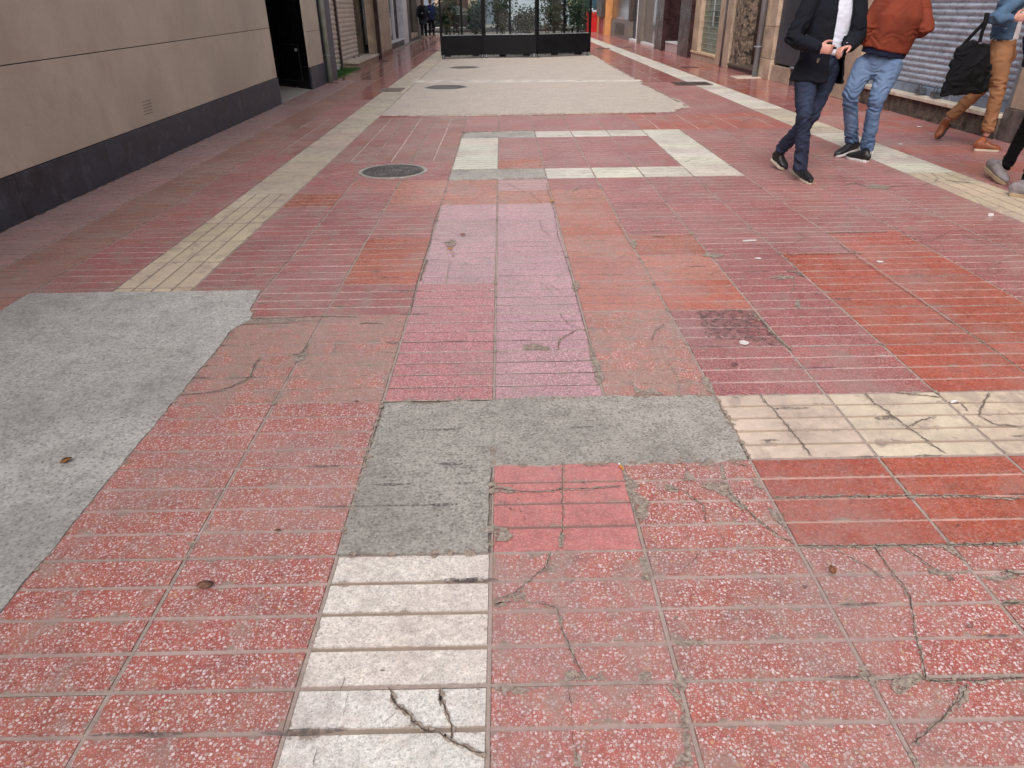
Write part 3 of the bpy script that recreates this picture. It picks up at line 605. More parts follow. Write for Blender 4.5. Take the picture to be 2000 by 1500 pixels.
# ---- left: taupe clad building
A = empty('building', (XL, 3, 0), 'taupe panel clad building with a dark tiled plinth on the left of the street', 'building')
def zl(px, py, X): return AX(px, py, X)
bxp('core_wall', BROWN2, A, XL-6, XL-.02, -9, 11.50, -.01, 3.3, 0)
pj = [-9, -4.6, -.2]; zj0, zj1 = zl(2, 130, XL).z, zl(522, 55, XL).z
zp0, zp1 = zl(2, 350, XL).z, zl(540, 152, XL).z; ya, yb = zl(2, 350, XL).y, zl(540, 152, XL).y
zj = (zj0+zj1)/2; print('panel joint z', zj0, zj1, 'plinth', zp0, zp1)
Zp = lambda y: zp0+(zp1-zp0)*(y-ya)/(yb-ya)
b = MB()
def sl_box(b, x0, x1, y0, y1, f0, f1):
    i = len(b.v); b.v += [(x0, y0, f0(y0)), (x1, y0, f0(y0)), (x1, y1, f0(y1)), (x0, y1, f0(y1)), (x0, y0, f1(y0)), (x1, y0, f1(y0)), (x1, y1, f1(y1)), (x0, y1, f1(y1))]
    b.f += [tuple(i+k for k in q) for q in ((3, 2, 1, 0), (4, 5, 6, 7), (0, 1, 5, 4), (1, 2, 6, 5), (2, 3, 7, 6), (3, 0, 4, 7))]
Zj = lambda y: zj0+(zj1-zj0)*(y-ya)/(yb-ya)
sl_box(b, XL-.02, XL, -9, 11.56, lambda y: Zp(y)+.006, lambda y: Zj(y)-.004); b.build('cladding_panel', TAUPE, A, .003)
b = MB(); sl_box(b, XL-.02, XL, -9, 11.56, lambda y: Zj(y)+.004, lambda y: 3.3); b.build('cladding_panel', TAUPE, A, .003)
ys = [-9]+[zl(px, py, XL+.012).y for px, py in ((32, 358), (203, 278), (323, 232), (412, 199))]+[zl(470, 180, XL+.012).y, 11.57]
for k in range(len(ys)-1):
    b = MB(); sl_box(b, XL-.02, XL+.012, ys[k]+.0015, ys[k+1]-.0015, lambda y: 0.0, lambda y: Zp(y)); b.build('plinth_tile', PLINTH, A, .002)
b = MB()
for k, (px, py) in enumerate(((278, 199), (279, 205), (280, 211), (281, 217), (282, 223))):
    p, q = zl(px, py+1, XL+.002), zl(px+17, py-3, XL+.002); b.box(XL+.0005, XL+.0015, p.y, q.y, p.z-.0025, p.z+.0025)
b.build('vent_slits', DARKC, A)
bxp('return_wall', TAUPE, A, XL-5.9, XL-.021, 11.50, 11.57, .0, 3.3, .002)
upper(A, 'L', XL, -9, 11.57, TAUPE, 6.3, 3.3)
# ---- left: entrance recess + pillar
B = empty('building', (XL, 14, 0), 'building with a black polished entrance recess and taupe pillar beside the pale green drainpipe', 'building')
o = MB().prism([(-5.9, 11.58), (XL-.02, 11.58), (XL-.02, 13.9), (-4.76, 14.77), (-5.9, 15.2)], -.01, .006).build('entrance_floor', LIGHTT, B)
dk = MB(); pB = [(XL, 13.92), (XL-.02, 13.98), (XL-.02, 15.15), (-5.95, 15.95), (-5.95, 15.3), (-4.76, 14.82)]
MB().prism([(XL-.02, 13.94), (XL-.03, 15.2), (-5.95, 15.9), (-5.95, 15.32), (-4.75, 14.80)], 0, 3.3).build('entrance_wall', BLACK, B)
bxp('back_wall', BLACK, B, -6.1, -5.96, 11.58, 16, 0, 3.3, 0)
# meter cupboard outline and sticker on the slanted black wall
d = (Vector((-4.75, 14.80, 0))-Vector((XL-.02, 13.94, 0))); dl = d.length; d.normalize(); nn = Vector((d.y, -d.x, 0)); nn = nn if nn.y < 0 else -nn
def onwall(u0, u1, z0, z1, th, name, mat, par):
    p0 = Vector((XL-.02, 13.94, 0))+d*u0; p1 = Vector((XL-.02, 13.94, 0))+d*u1
    return MB().prism([tuple((p0+nn*.0003).xy), tuple((p1+nn*.0003).xy), tuple((p1+nn*th).xy), tuple((p0+nn*th).xy)], z0, z1).build(name, mat, par)
LN = M('door_gap', c(92, 90, 94), .5, .2)
mc = onwall(.32, 1.1, .14, .82, .004, 'meter_cupboard', BLACK, B)
for u0, u1, z0, z1 in ((.315, 1.1, .818, .824), (.315, 1.1, .136, .142), (.315, .321, .14, .82)): onwall(u0, u1, z0, z1, .0055, 'gap_line', LN, mc)
onwall(.36, .46, .70, .76, .0062, 'sticker', SILL, mc)
onwall(.06, .3, .42, .424, .003, 'scratch_line', LN, B)
bxp('pillar', TAUPE, B, XL-.03, XL, 13.93, 15.18, .42, 1.06, .003); bxp('pillar', TAUPE, B, XL-.03, XL, 13.93, 15.18, 1.066, 3.3, .003)
bxp('plinth_tile', PLINTH, B, XL-.03, XL+.01, 13.92, 15.19, 0, .414, .003)
upper(B, 'L', XL, 11.575, 15.5, RENDER_B, 6.3, 3.3)
bxp('gap_wall', BLACK, B, XL-.3, XL-.12, 15.2, 15.5, 0, 3.3, 0)
pipe(GREENP, None, XL+.06, 15.36, .055, 9, 'pale green drainpipe beside the dark entrance on the left', None, (.55, 1.9))
# ---- left: shutter shop
Cc = empty('building', (XL, 19, 0), 'shop building with beige roller shutters, grey pilaster and black panel', 'building')
bxp('pilaster', GREYST, Cc, XL-.4, XL+.03, 15.5, 16.3, 0, 3.3, .006)
shutter('roller_shutter', SHUT_B, Cc, XL-.5, 'L', 16.32, 19.2, .03, 3.0, .115, .02); shutter('roller_shutter', SHUT_B, Cc, XL-.5, 'L', 19.32, 22.0, .17, 3.0, .115, .02)
bxp('shutter_post', BROWN2, Cc, XL-.52, XL-.43, 19.2, 19.32, 0, 3.0, .004)
bxp('pilaster', GREYST, Cc, XL-.9, XL-.401, 15.5, 16.3, 0, 3.3, .006); bxp('lintel', BROWN2, Cc, XL-.6, XL, 16.3, 23.2, 3.0, 3.3, .01)
bxp('door_step', MARBLE, Cc, XL-.6, XL-.02, 19.35, 23.1, .1, .16, .008); bxp('step_riser', STONE, Cc, XL-.6, XL-.05, 19.4, 23.1, 0, .1, .004)
bxp('black_panel', BLACK, Cc, XL-.54, XL-.5, 22.02, 23.1, .16, 3.0, .003); bxp('post', MAROON, Cc, XL-.08, XL+.05, 23.12, 23.3, 0, 3.3, .006)
bxp('pilaster', STONE, Cc, XL-.4, XL-.02, 23.4, 26.1, .15, 3.3, .01); bxp('pilaster_base', M('red_stone', c(136, 92, 76), .6, .2, 4), Cc, XL-.4, XL, 23.32, 26.1, 0, .147, .006)
upper(Cc, 'L', XL-.02, 15.5, 26.1, RENDER_A, 6.1, 3.3)
# ---- left: far shops
D = empty('building', (XL, 33, 0), 'far left shop with white framed doorway, posters and black step', 'building')
XD = -4.2
bxp('back_wall', BLACK, D, XD-.8, XD-.6, 26.1, 41, 0, 3.3, 0)
bp_ = bxp('poster_board', BLUEW, D, XD-.1, XD-.0, 26.35, 28.0, .06, 2.6, .004); bxp('pink_band', M('pink_band', c(190, 120, 140), .5), bp_, XD, XD+.003, 26.4, 27.95, .85, 1.0, 0)
bxp('frame', STONE, D, XD-.12, XD+.03, 26.12, 26.34, 0, 3.3, .004)
bxp('door_step', SILL, D, XD-.58, XD+.02, 28.1, 32.4, .2, .25, .006); bxp('step_riser', BROWN2, D, XD-.58, XD-.01, 28.1, 32.4, 0, .2, .004)
bxp('door', BLACK, D, XD-.3, XD-.24, 28.1, 30.6, .25, 2.6, .004); bxp('poster', POSTER, D, XD-.24, XD-.22, 28.4, 30.3, .42, 1.08, .002); bxp('door_frame', WHITEP, D, XD-.25, XD-.15, 30.6, 30.85, .26, 2.6, .004)
bxp('door', BLACKM, D, XD-.3, XD-.24, 30.9, 32.4, .25, 2.6, .004)
bxp('pilaster', WHITEP, D, XD-.3, XD+.03, 32.45, 33.9, 0, 3.3, .005); bxp('pilaster', BROWN2, D, XD-.4, XD, 33.95, 35.1, 0, 3.3, .005)
bxp('window', WINDOWD, D, XD-.3, XD-.2, 35.15, 38.0, .3, 2.8, .004); bxp('sill', STONE, D, XD-.4, XD+.02, 35.15, 38.0, .12, .297, .006); bxp('sill_base', GREYST, D, XD-.4, XD-.01, 35.15, 38, 0, .12, 0)
bxp('pilaster', BROWN, D, XD-.4, XD+.05, 38.05, 40.8, 0, 3.3, .006)
upper(D, 'L', XD, 26.11, 41, RENDER_B, 6.0, 3.3)

# ---- right side
XR = 5.8
E_ = empty('building', (6.1, 6, 0), 'near right building with stone pier beside the blue grey roller shutter', 'building')
bxp('pier', STONE2, E_, 6.02, 6.5, -9, 7.0, .36, 3.3, .006); bxp('pier_base', M('speckled_granite', c(108, 98, 96), .5, .3, 9, 120, .002), E_, 6.0, 6.5, -9, 7.05, 0, .355, .006)
bxp('threshold_sill', MARBLE, E_, 5.92, 6.5, 7.06, 10.66, .235, .285, .008)
b = MB(); n = 40
for k in range(n): y = 7.06+k*.09; b.box(5.965+random.uniform(0, .012), 6.5, y, y+.0895, 0, .233)
b.build('stone_base', GRAN, E_)
shutter('roller_shutter', SHUT_N, E_, 6.13, 'R', 7.1, 10.6, .40, 3.0, .075, .022)
bxp('bottom_rail', M('rail_metal', c(134, 148, 170), .4, .2, 3, 60, .001, .3, (1, 1, 1), c(90, 80, 76), .6), E_, 6.10, 6.15, 7.1, 10.6, .287, .398, .004)
bxp('guide_rail', GALV, E_, 6.05, 6.16, 7.03, 7.10, .285, 3.0, .003); bxp('guide_rail', GALV, E_, 6.05, 6.16, 10.6, 10.67, .285, 3.0, .003)
for yy in (8.62, 9.02):    # shutter locks
    lk = MB(); lk.box(6.0, 6.10, yy-.06, yy+.06, .30, .37); lk.loft([(6.03, yy-.035, .37), (6.03, yy-.035, .42), (6.03, yy, .44), (6.03, yy+.035, .42), (6.03, yy+.035, .37)], [.007]*5, seg=8); lk.build('shutter_lock', M('lock_metal', c(112, 116, 122), .35, .3, 9, 60, .001, .7), E_, .004)
bxp('pier', STONE2, E_, XR+.07, 6.5, 10.68, 11.75, .0, 3.3, .008)
bxp('lintel', STONE2, E_, 6.0, 6.5, 7, 10.68, 3.0, 3.3, .01)
upper(E_, 'R', 6.02, -9, 12.0, RENDER_A, 6.3, 3.3)
F_ = empty('building', (XR, 16, 0), 'stone fronted building with dark wood door, barred window and grey drainpipe', 'building')
bxp('door_recess', NAVYP, F_, 6.1, 6.2, 11.76, 13.0, 0, 3.3, 0)
b = MB()
for k in range(14): y = 11.9+k*.115; b.box(XR+.03+random.uniform(0, .02), 6.3, y, y+.1148, 0, .30)
b.build('stone_base', M('purple_granite', c(78, 66, 76), .8, .4, 6, 30, .012, spot=c(140, 120, 116), spotamt=.5), F_)
bxp('base_cap', M('cap_stone', c(120, 122, 130), .6), F_, XR, 6.3, 11.9, 13.5, .302, .34, .008)
bxp('shop_panel', NAVYP, F_, XR+.05, 6.2, 12.4, 14.55, .343, 3.3, .006)
bxp('shop_base', STONE2, F_, XR+.02, 6.2, 13.52, 14.56, 0, .3, .006)
for z0, z1 in ((0, .40), (.406, 1.02), (1.026, 1.7), (1.706, 3.3)): bxp('pilaster', STONE, F_, XR-.02, 6.3, 14.57, 15.3, z0, z1, .008)
pipe(GALV, None, XR-.09, 15.25, .062, 9, 'grey galvanised drainpipe beside the dark wooden door on the right', None, (.62, 2.0))
bxp('pipe_footing', MARBLE, F_, XR-.55, XR, 15.0, 15.55, -.005, .012, .004)
dr = bxp('door', WOOD, F_, 6.15, 6.25, 15.4, 17.0, .15, 2.8, .006)
for y0, y1, z0, z1 in ((15.5, 16.15, .25, .75), (16.25, 16.9, .25, .75)): bxp('door_panel', WOOD, dr, 6.125, 6.152, y0, y1, z0, z1, .012)
b = MB()
for k in range(17): b.box(6.12, 6.135, 15.5+k*.085, 15.52+k*.085, .86, 2.4)
b.box(6.11, 6.149, 15.42, 16.98, .80, .86); b.build('grille', BROWN2, dr, .002)
bxp('door_step', M('brown_step', c(98, 82, 76), .5, .2, 5), F_, XR-.0, 6.3, 15.55, 17.75, .08, .13, .008); bxp('step_riser', BROWN2, F_, XR+.03, 6.3, 15.55, 17.75, 0, .078, .004)
b = MB()
for k in range(10):
    for j in range(17): b.box(XR+.02+random.uniform(0, .035), 6.2, 17.02+k*.07, 17.088+k*.07, .13+j*.18, .308+j*.18)
b.build('rough_pier', GRAN2, F_, .004)
bxp('pilaster', STONE2, F_, XR+.0, 6.3, 17.78, 18.95, 0, 3.3, .01)
b = MB(); b.loft([(XR-.02, 18.3, .0), (XR-.02, 18.3, 3.3)], [.028, .028], seg=12); b.build('conduit', M('conduit', c(84, 78, 86), .4), F_, 0, True)
bxp('window_sill', M('cream_stone', c(206, 180, 148), .6, .12, 4), F_, XR-.03, 6.3, 18.98, 21.6, .16, .22, .008); bxp('sill_base', STONE2, F_, XR, 6.3, 18.98, 21.6, 0, .158, .004)
bxp('pilaster', STONE, F_, XR+.0, 6.3, 20.95, 21.62, .223, 3.3, .01)
gw = M('dusty_green_glass', c(104, 120, 108), .2, .35, 2.2, 40, .0005, 0, (1, 1, .6), c(70, 104, 66), .8)
wn = bxp('shop_window', gw, F_, XR+.12, XR+.15, 18.98, 20.93, .223, 2.8, .003); b = MB()
for k in range(18): b.box(XR+.10, XR+.118, 18.98, 20.93, .30+k*.14, .308+k*.14)
b.build('security_grille', M('grille_bars', c(170, 180, 170), .4, .1, 3, 60, .001, .4), wn)
bxp('curtain', M('white_streak', c(196, 200, 204), .5), wn, XR+.1185, XR+.1195, 19.9, 20.02, .9, 2.3, 0)
bxp('lintel', STONE, F_, XR, 6.3, 18.98, 20.93, 2.8, 3.3, .01)
upper(F_, 'R', XR, 12.0, 21.65, RENDER_B, 6.1, 3.3)
H_ = empty('building', (XR, 26, 0), 'shop with polished maroon pillars, black doorway and white step', 'building')
bxp('pillar', MAROON, H_, XR-.1, 6.4, 21.68, 23.1, 0, 3.3, .006)
bxp('door', BLACK, H_, 6.2, 6.25, 23.12, 25.4, .3, 3.0, .003); bxp('door_post', GALV, H_, 6.12, 6.16, 24.1, 24.16, .3, 3.0, .003)
bxp('step_top', SILL, H_, XR-.02, 6.3, 23.12, 25.38, .26, .3, .006); bxp('step_riser', PINKST, H_, XR, 6.3, 23.12, 25.38, 0, .258, .004)
bxp('pillar', MAROON, H_, XR-.14, 6.4, 25.4, 26.7, 0, 3.3, .006)
shop = bxp('glass_door', M('grey_glazing', c(116, 118, 120), .15, .25, 3, 60, .0005, 0, (1, 1, .3)), H_, XR+.1, XR+.13, 26.75, 28.4, .1, 3.0, .003)
bxp('glass_door', BROWN, H_, XR+.1, XR+.14, 28.45, 30.2, .1, 3, .003); bxp('threshold', SILL, H_, XR-.02, 6.3, 26.75, 30.2, 0, .09, .006)
bxp('pilaster', BROWN, H_, XR, 6.3, 30.25, 31.3, 0, 3.3, .006)
upper(H_, 'R', XR, 21.66, 31.35, RENDER_A, 6.3, 3.3)
I_ = empty('building', (XR, 36, 0), 'far right shopfront of brown panels with louvre vent and red and orange columns', 'building')
bxp('door', NAVYP, I_, XR+.15, XR+.2, 31.36, 33.2, .1, 3, .003); bxp('threshold', SILL, I_, XR-.02, 6.3, 31.36, 33.2, 0, .09, .006)
bxp('door_edge', SILL, I_, XR-.01, XR+.05, 31.37, 31.47, .1, 3, .003)
pn = bxp('panel', BROWN, I_, XR-.02, 6.3, 33.25, 39.2, 0, .78, .004); bxp('window', WINDOWD, I_, XR+.02, 6.3, 33.6, 39.1, .785, 3, .004)
b = MB()
for k in range(9): b.box(XR-.035, XR-.022, 34.6, 37.6, .16+k*.055, .185+k*.055)
b.build('louvre_vent', BROWN2, pn); bxp('pilaster', BROWN2, I_, XR-.03, 6.3, 33.22, 33.58, .785, 3.3, .004)
for y0, m_ in ((39.3, ORANGE), (40.2, REDC), (41.1, REDC), (42.0, ORANGE)): bxp('column', m_, I_, XR-.3, 6.3, y0, y0+.86, 0, 3.3, .008)
bxp('wall_box', BROWN2, I_, XR-.5, XR-.305, 39.5, 41.6, .85, 1.7, .01)
upper(I_, 'R', XR, 31.36, 43, RENDER_B, 6.0, 3.3)
rb = empty('kiosk', (5.3, 44, 0), 'small bright red slatted kiosk at the far right end', 'kiosk')
bxp('body', REDB, rb, 4.95, 5.9, 43.4, 44.6, 0, 1.05, .01); b = MB()
for k in range(16): b.box(4.98, 5.87, 43.385, 43.398, .1+k*.055, .125+k*.055)
b.build('slats', REDB, rb); bxp('awning', TEAL, rb, 4.9, 5.95, 43.3, 44.7, 1.25, 2.1, .02); bxp('post', BLACKM, rb, 4.97, 5.02, 43.42, 43.47, 1.05, 1.25, .002); bxp('post', BLACKM, rb, 5.83, 5.88, 43.42, 43.47, 1.05, 1.25, .002)

# ---- cross street and buildings closing the view
o = MB().box(-40, 40, 46.5, 56, -.0105, .006).build('road', M('asphalt', c(66, 66, 70), .7, .12, 2, 120, .003)); tag(o, None, None, None, 'structure')
o = MB().box(-40, 40, 56.2, 59.6, -.0105, .12).build('sidewalk', M('pale_paving', c(168, 162, 156), .7, .1)); tag(o, None, None, None, 'structure')
J_ = empty('building', (0, 60, 0), 'beige pillared building closing the far end of the street', 'building')
bxp('back_wall', M('dark_maroon_wall', c(66, 40, 38), .6, .2), J_, -16, 16, 60.6, 60.8, 0, 3.4, 0)
for x in np.arange(-15.5, 16, 2.6): bxp('pillar', STONE, J_, x, x+.7, 59.9, 60.6, 0, 3.4, .01)
for k, x in enumerate(np.arange(-15.5, 15, 2.6)):
    if k % 2: bxp('roller_shutter', M('pale_blue_shutter', c(120, 130, 146), .5), J_, x+.72, x+2.58, 60.4, 60.45, 0.12, 3.2, .003)
bxp('wall', RENDER_A, J_, -16, 16, 59.9, 66, 3.4, 14, 0)
for f in range(3):
    for x in np.arange(-14, 15, 2.8):
        wn = bxp('window', WHITEP, J_, x-.6, x+.6, 59.85, 59.9, 4.4+f*3, 6.1+f*3, .01); bxp('pane', WINDOWD, wn, x-.5, x+.5, 59.845, 59.848, 4.5+f*3, 6.0+f*3, 0)

# vehicles on the cross street
TYRE = M('tyre_rubber', c(30, 30, 32), .8); GLASSV = M('vehicle_glass', c(30, 36, 42), .06); LAMP = M('lamp_lens', c(190, 60, 50), .2); HUB = M('wheel_hub', c(150, 152, 156), .3, .1, 4, 60, .001, .7)
def vehicle(name, x, y, L, W_, prof, paint, label, cat, wins, stripe=None):
    t = empty(name, (x, y, 0), label, cat); b = MB()
    P = [(x+px*L, z) for px, z in prof]; n = len(P); i = len(b.v)
    ins = lambda z: .12 if z > 1.05 else 0
    b.v += [(px, y-W_/2+ins(z), z) for px, z in P]+[(px, y+W_/2-ins(z), z) for px, z in P]
    b.f += [tuple(range(i, i+n)), tuple(range(i+2*n-1, i+n-1, -1))]+[(i+(k+1) % n, i+k, i+n+k, i+n+(k+1) % n) for k in range(n)]
    b.build('body', paint, t, .04)
    for (a0, a1, z0, z1) in wins:
        q = MB(); q.v = [(x+a0*L, y-W_/2+.0, z0), (x+a1*L, y-W_/2+.0, z0), (x+(a1-.015)*L, y-W_/2+.085, z1), (x+(a0+.015)*L, y-W_/2+.085, z1)]; q.v += [(p[0], p[1]+.1, p[2]) for p in q.v]
        q.f = [(0, 1, 2, 3), (7, 6, 5, 4), (0, 4, 5, 1), (1, 5, 6, 2), (2, 6, 7, 3), (3, 7, 4, 0)]; q.build('side_window', GLASSV, t)
    for wx in (.17, .8):
        for sy in (-1, 1):
            yy = y+sy*(W_/2-.08); q = MB(); q.loft([(x+wx*L, yy-.1, .32), (x+wx*L, yy+.1, .32)], [.32, .32], seg=24); wl = q.build('wheel', TYRE, t, .01)
            q = MB(); q.loft([(x+wx*L, yy+sy*.101, .32), (x+wx*L, yy+sy*.112, .32)], [.19, .17], seg=18); q.build('hub_cap', HUB, wl)
    if stripe: q = MB(); q.box(x+.05*L, x+.95*L, y-W_/2-.004, y-W_/2-.001, .75, .95); q.build('stripe', stripe, t)
    q = MB(); q.box(x-.01, x+.03, y-W_/2+.05, y-W_/2+.25, .7, .85); q.build('tail_light', LAMP, t, .005)
    return t
carprof = [(0, .3), (0, .75), (.04, .95), (.13, 1.0), (.27, 1.4), (.65, 1.42), (.82, .98), (.97, .88), (1, .6), (1, .28)]
vanprof = [(0, .35), (0, 1.9), (.03, 2.1), (.72, 2.1), (.85, 1.35), (.98, 1.15), (1, .8), (1, .32)]
VP = M('white_van_paint', c(200, 206, 216), .2, .04, 2, 200, .0001); DP = M('dark_car_paint', c(44, 48, 56), .12, .06, 2, 200, .0001); SP = M('silver_car_paint', c(150, 156, 164), .2, .05, 2, 200, .0001)
vehicle('parked_car', -5.2, 47.8, 4.2, 1.75, carprof, DP, 'dark grey hatchback passing behind the left windbreak screen', 'car', [(.2, .45, 1.0, 1.33), (.47, .72, 1.0, 1.33)])
vehicle('parked_van', -.1, 48.2, 4.9, 1.95, vanprof, VP, 'white delivery van parked side on behind the glass windbreak', 'van', [(.66, .8, 1.2, 1.7)])
vehicle('parked_car', 5.4, 52.6, 4.3, 1.75, carprof, SP, 'silver hatchback parked at the far right across the road', 'car', [(.2, .45, 1.0, 1.33), (.47, .72, 1.0, 1.33)])
bl = empty('bollard', (-3.6, 45.9, 0), 'black cast bollard at the kerb behind the two walkers', 'bollard', 'black kerb bollards')
b = MB(); b.loft([(-3.6, 45.9, 0), (-3.6, 45.9, .08), (-3.6, 45.9, .1), (-3.6, 45.9, .78), (-3.6, 45.9, .8)], [.09, .09, .055, .05, .065], seg=16); b.build('post', BLACKM, bl, 0, True)
b = MB(); b.loft([(-3.6, 45.9, .80), (-3.6, 45.9, .85), (-3.6, 45.9, .9)], [.06, .065, .02], seg=16); b.build('cap', BLACKM, bl, 0, True)
for dx in (-.95, .95, 1.9, 7.6):
    q = copy_tree(bl); q.location.x += dx
tag(bl, 'black cast kerb bollard in the row where the street meets the road', None)
for q in COL.objects:
    if q.name.startswith('bollard'): q['label'] = 'black cast kerb bollard in the row where the street meets the road'

# ================================================================== TERRACE WINDBREAK
def caster(par, x, y):
    b = MB(); b.loft([(x, y-.018, .05), (x, y+.018, .05)], [.05, .05], seg=20); w_ = b.build('caster', TYRE, par, .004)
    b = MB(); b.loft([(x, y-.022, .05), (x, y+.022, .05)], [.03, .03], seg=16); b.box(x-.02, x+.02, y-.028, y-.024, .05, .12); b.box(x-.02, x+.02, y+.024, y+.028, .05, .12); b.box(x-.03, x+.03, y-.03, y+.03, .11, .125); b.build('caster_hub', GALV, w_)
def windbreak(p0, p1, label):
    a = Vector((*p0, 0)); e = Vector((*p1, 0)); L = (e-a).length; ang = math.atan2(e.y-a.y, e.x-a.x)
    t = empty('windbreak', (0, 0, 0), label, 'windbreak', 'black and glass terrace windbreak panels')
    bx = lambda n_, m_, x0, x1, y0, y1, z0, z1, bv=.003, par=t: MB().box(x0, x1, y0, y1, z0, z1).build(n_, m_, par, bv)
    bx('base_panel', BLACKM, .02, L-.02, -.02, .02, .13, .655); bx('frame_rail', BLACKM, 0, L, -.03, .03, .105, .1295)
    for x in (0, L/2-.03, L-.06): bx('post', BLACKM, x, x+.06, -.032, .032, .13 if x != L/2-.03 else .682, 1.95)
    bx('glazing_rail', GALV, .061, L-.061, -.022, .022, .6555, .68); bx('top_rail', BLACKM, 0, L, -.032, .032, 1.951, 2.0)
    for x0, x1 in ((.062, L/2-.032), (L/2+.032, L-.062)): bx('glass_pane', GL, x0, x1, -.004, .004, .6805, 1.95, 0)
    for x in (.07, L-.07): caster(t, x, 0)
    for k in range(4): bx('bolt', BLACKM, .3+k*(L-.6)/3-.01, .3+k*(L-.6)/3+.01, -.01, .01, .065, .105, .002)
    t.location = a; t.rotation_euler.z = ang; return t
wbp = [tuple(G(*p).xy) for p in ((862, 116), (946, 113.5), (1048, 112.5), (1152, 108.5))]
lab = ('left panel of the wheeled windbreak with black base and glass, nearest the two walkers', 'middle panel of the wheeled windbreak with black base and glass above', 'right panel of the wheeled windbreak, black base and glass, nearest the red kiosk')
for k in range(3):
    a, e = Vector(wbp[k]), Vector(wbp[k+1]); dd = (e-a).normalized()*.004
    windbreak(tuple(a+dd), tuple(e-dd), lab[k])
print('windbreak', wbp)

tag(MB().box(-1.75, 2.85, 24.2, 32.5, -.006, .007).build('terrace_floor', M('dark_decking', c(70, 66, 72), .5, .2, 4)), None, None, None, 'structure')
LEAF = M('shrub_leaf', c(56, 76, 52), .5, .5, 9, 60, .001, spot=c(126, 140, 104), spotamt=.6)
STEM = M('shrub_stem', c(72, 58, 44), .8); POT = M('charcoal_pot', c(36, 36, 42), .55)
def shrub(x, y, h, r, label, n=1300, seed=0):
    rr = random.Random(seed); t = empty('potted_shrub', (x, y, 0), label, 'shrub', 'potted shrubs behind the windbreak')
    b = MB(); b.v = []; hw = .16
    z0 = .0; b.loft([(x, y, 0), (x, y, .55), (x, y, .56)], [(.15, .15), (.23, .23), (.20, .20)], seg=4, side=Vector((1, 1, 0))); b.build('pot', POT, t, .01)
    b = MB(); tips = []
    for k in range(7):
        a = rr.uniform(0, 2*PI); q = r*rr.uniform(.2, .8); p = Vector((x+q*math.cos(a), y+q*math.sin(a), rr.uniform(.75, .95)*h)); m = Vector((x+(p.x-x)*.3, y+(p.y-y)*.3, .55+(p.z-.55)*.5)); b.loft([(x, y, .5), m, p], [.014, .009, .003], seg=6); tips += [m, p, (m+p)/2]
    b.build('stem', STEM, t, 0, True)
    b = MB()
    for k in range(n):
        cpt = rr.choice(tips)+Vector((rr.gauss(0, r*.36), rr.gauss(0, r*.36), rr.gauss(0, .13)))
        if cpt.z < .5: cpt.z = .5+rr.random()*.2
        L = rr.uniform(.06, .13); u = Vector((rr.gauss(0, 1), rr.gauss(0, 1), rr.gauss(-.3, .7))).normalized(); s_ = u.cross(Vector((rr.gauss(0, 1), rr.gauss(0, 1), rr.gauss(0, 1)))).normalized()*L*.24
        i = len(b.v); b.v += [tuple(cpt), tuple(cpt+u*L*.5+s_), tuple(cpt+u*L+Vector((0, 0, -.01))), tuple(cpt+u*L*.5-s_)]; b.f.append((i, i+1, i+2, i+3))
    b.build('foliage', LEAF, t)
for k, (px, py, dy, h, r, lb) in enumerate(((872, 113, .55, 1.75, .3, 'leafy shrub in a dark tapered pot at the left end behind the windbreak'), (928, 112, .7, 1.7, .32, 'bushy potted shrub behind the second glass pane of the left windbreak panel'), (982, 112, .5, 1.75, .28, 'tall potted shrub behind the left pane of the middle windbreak panel'), (1030, 112, .9, 1.35, .42, 'wide low potted shrub with brownish leaves behind the middle windbreak panel'), (1085, 110, .8, 1.8, .36, 'dense potted shrub behind the left pane of the right windbreak panel'), (1131, 108, .5, 1.8, .36, 'pale leaved potted shrub at the right end behind the windbreak'))):
    p = G(px, py); shrub(p.x, p.y+dy, h, r*1.2, lb, 1500, k+3)
# terrace furniture behind the glass
CH = M('dark_chair', c(44, 40, 44), .6, .2); TT = M('table_top', c(120, 112, 108), .4)
def chair():
    t = empty('terrace_chair', (0, 0, 0), 'dark terrace chair', 'chair', 'dark chairs on the terrace')
    bx = lambda n_, x0, x1, y0, y1, z0, z1: MB().box(x0, x1, y0, y1, z0, z1).build(n_, CH, t, .008)
    bx('seat', -.22, .22, -.22, .22, .43, .46); b = MB(); b.box(-.22, .22, .19, .225, .8, .86); b.box(-.22, .22, .19, .225, .66, .70); b.box(-.22, .22, .19, .225, .54, .58); b.box(-.22, -.19, .19, .225, .46, .8); b.box(.19, .22, .19, .225, .46, .8); b.build('backrest', CH, t, .004)
    for sx in (-1, 1):
        for sy in (-1, 1): bx('leg', sx*.2-.015, sx*.2+.015, sy*.2-.015, sy*.2+.015, 0, .429)
    return t
c0 = chair(); spots = [(-1.3, 25.2, 1.2, 'dark terrace chair behind the left windbreak panel'), (-.3, 26.0, -1.5, 'dark terrace chair between the left and middle windbreak panels'), (.6, 25.3, 1.4, 'dark terrace chair behind the middle windbreak panel'), (1.5, 26.4, -1.4, 'dark terrace chair at the table behind the middle panel, farther back'), (2.4, 25.4, 1.7, 'dark terrace chair behind the right windbreak panel'), (2.9, 27.2, -1.2, 'dark terrace chair farthest right on the terrace')]
for k, (x, y, a, lb) in enumerate(spots):
    o = c0 if k == 0 else copy_tree(c0); o.location = (x, y, 0); o.rotation_euler.z = a; o['label'] = lb
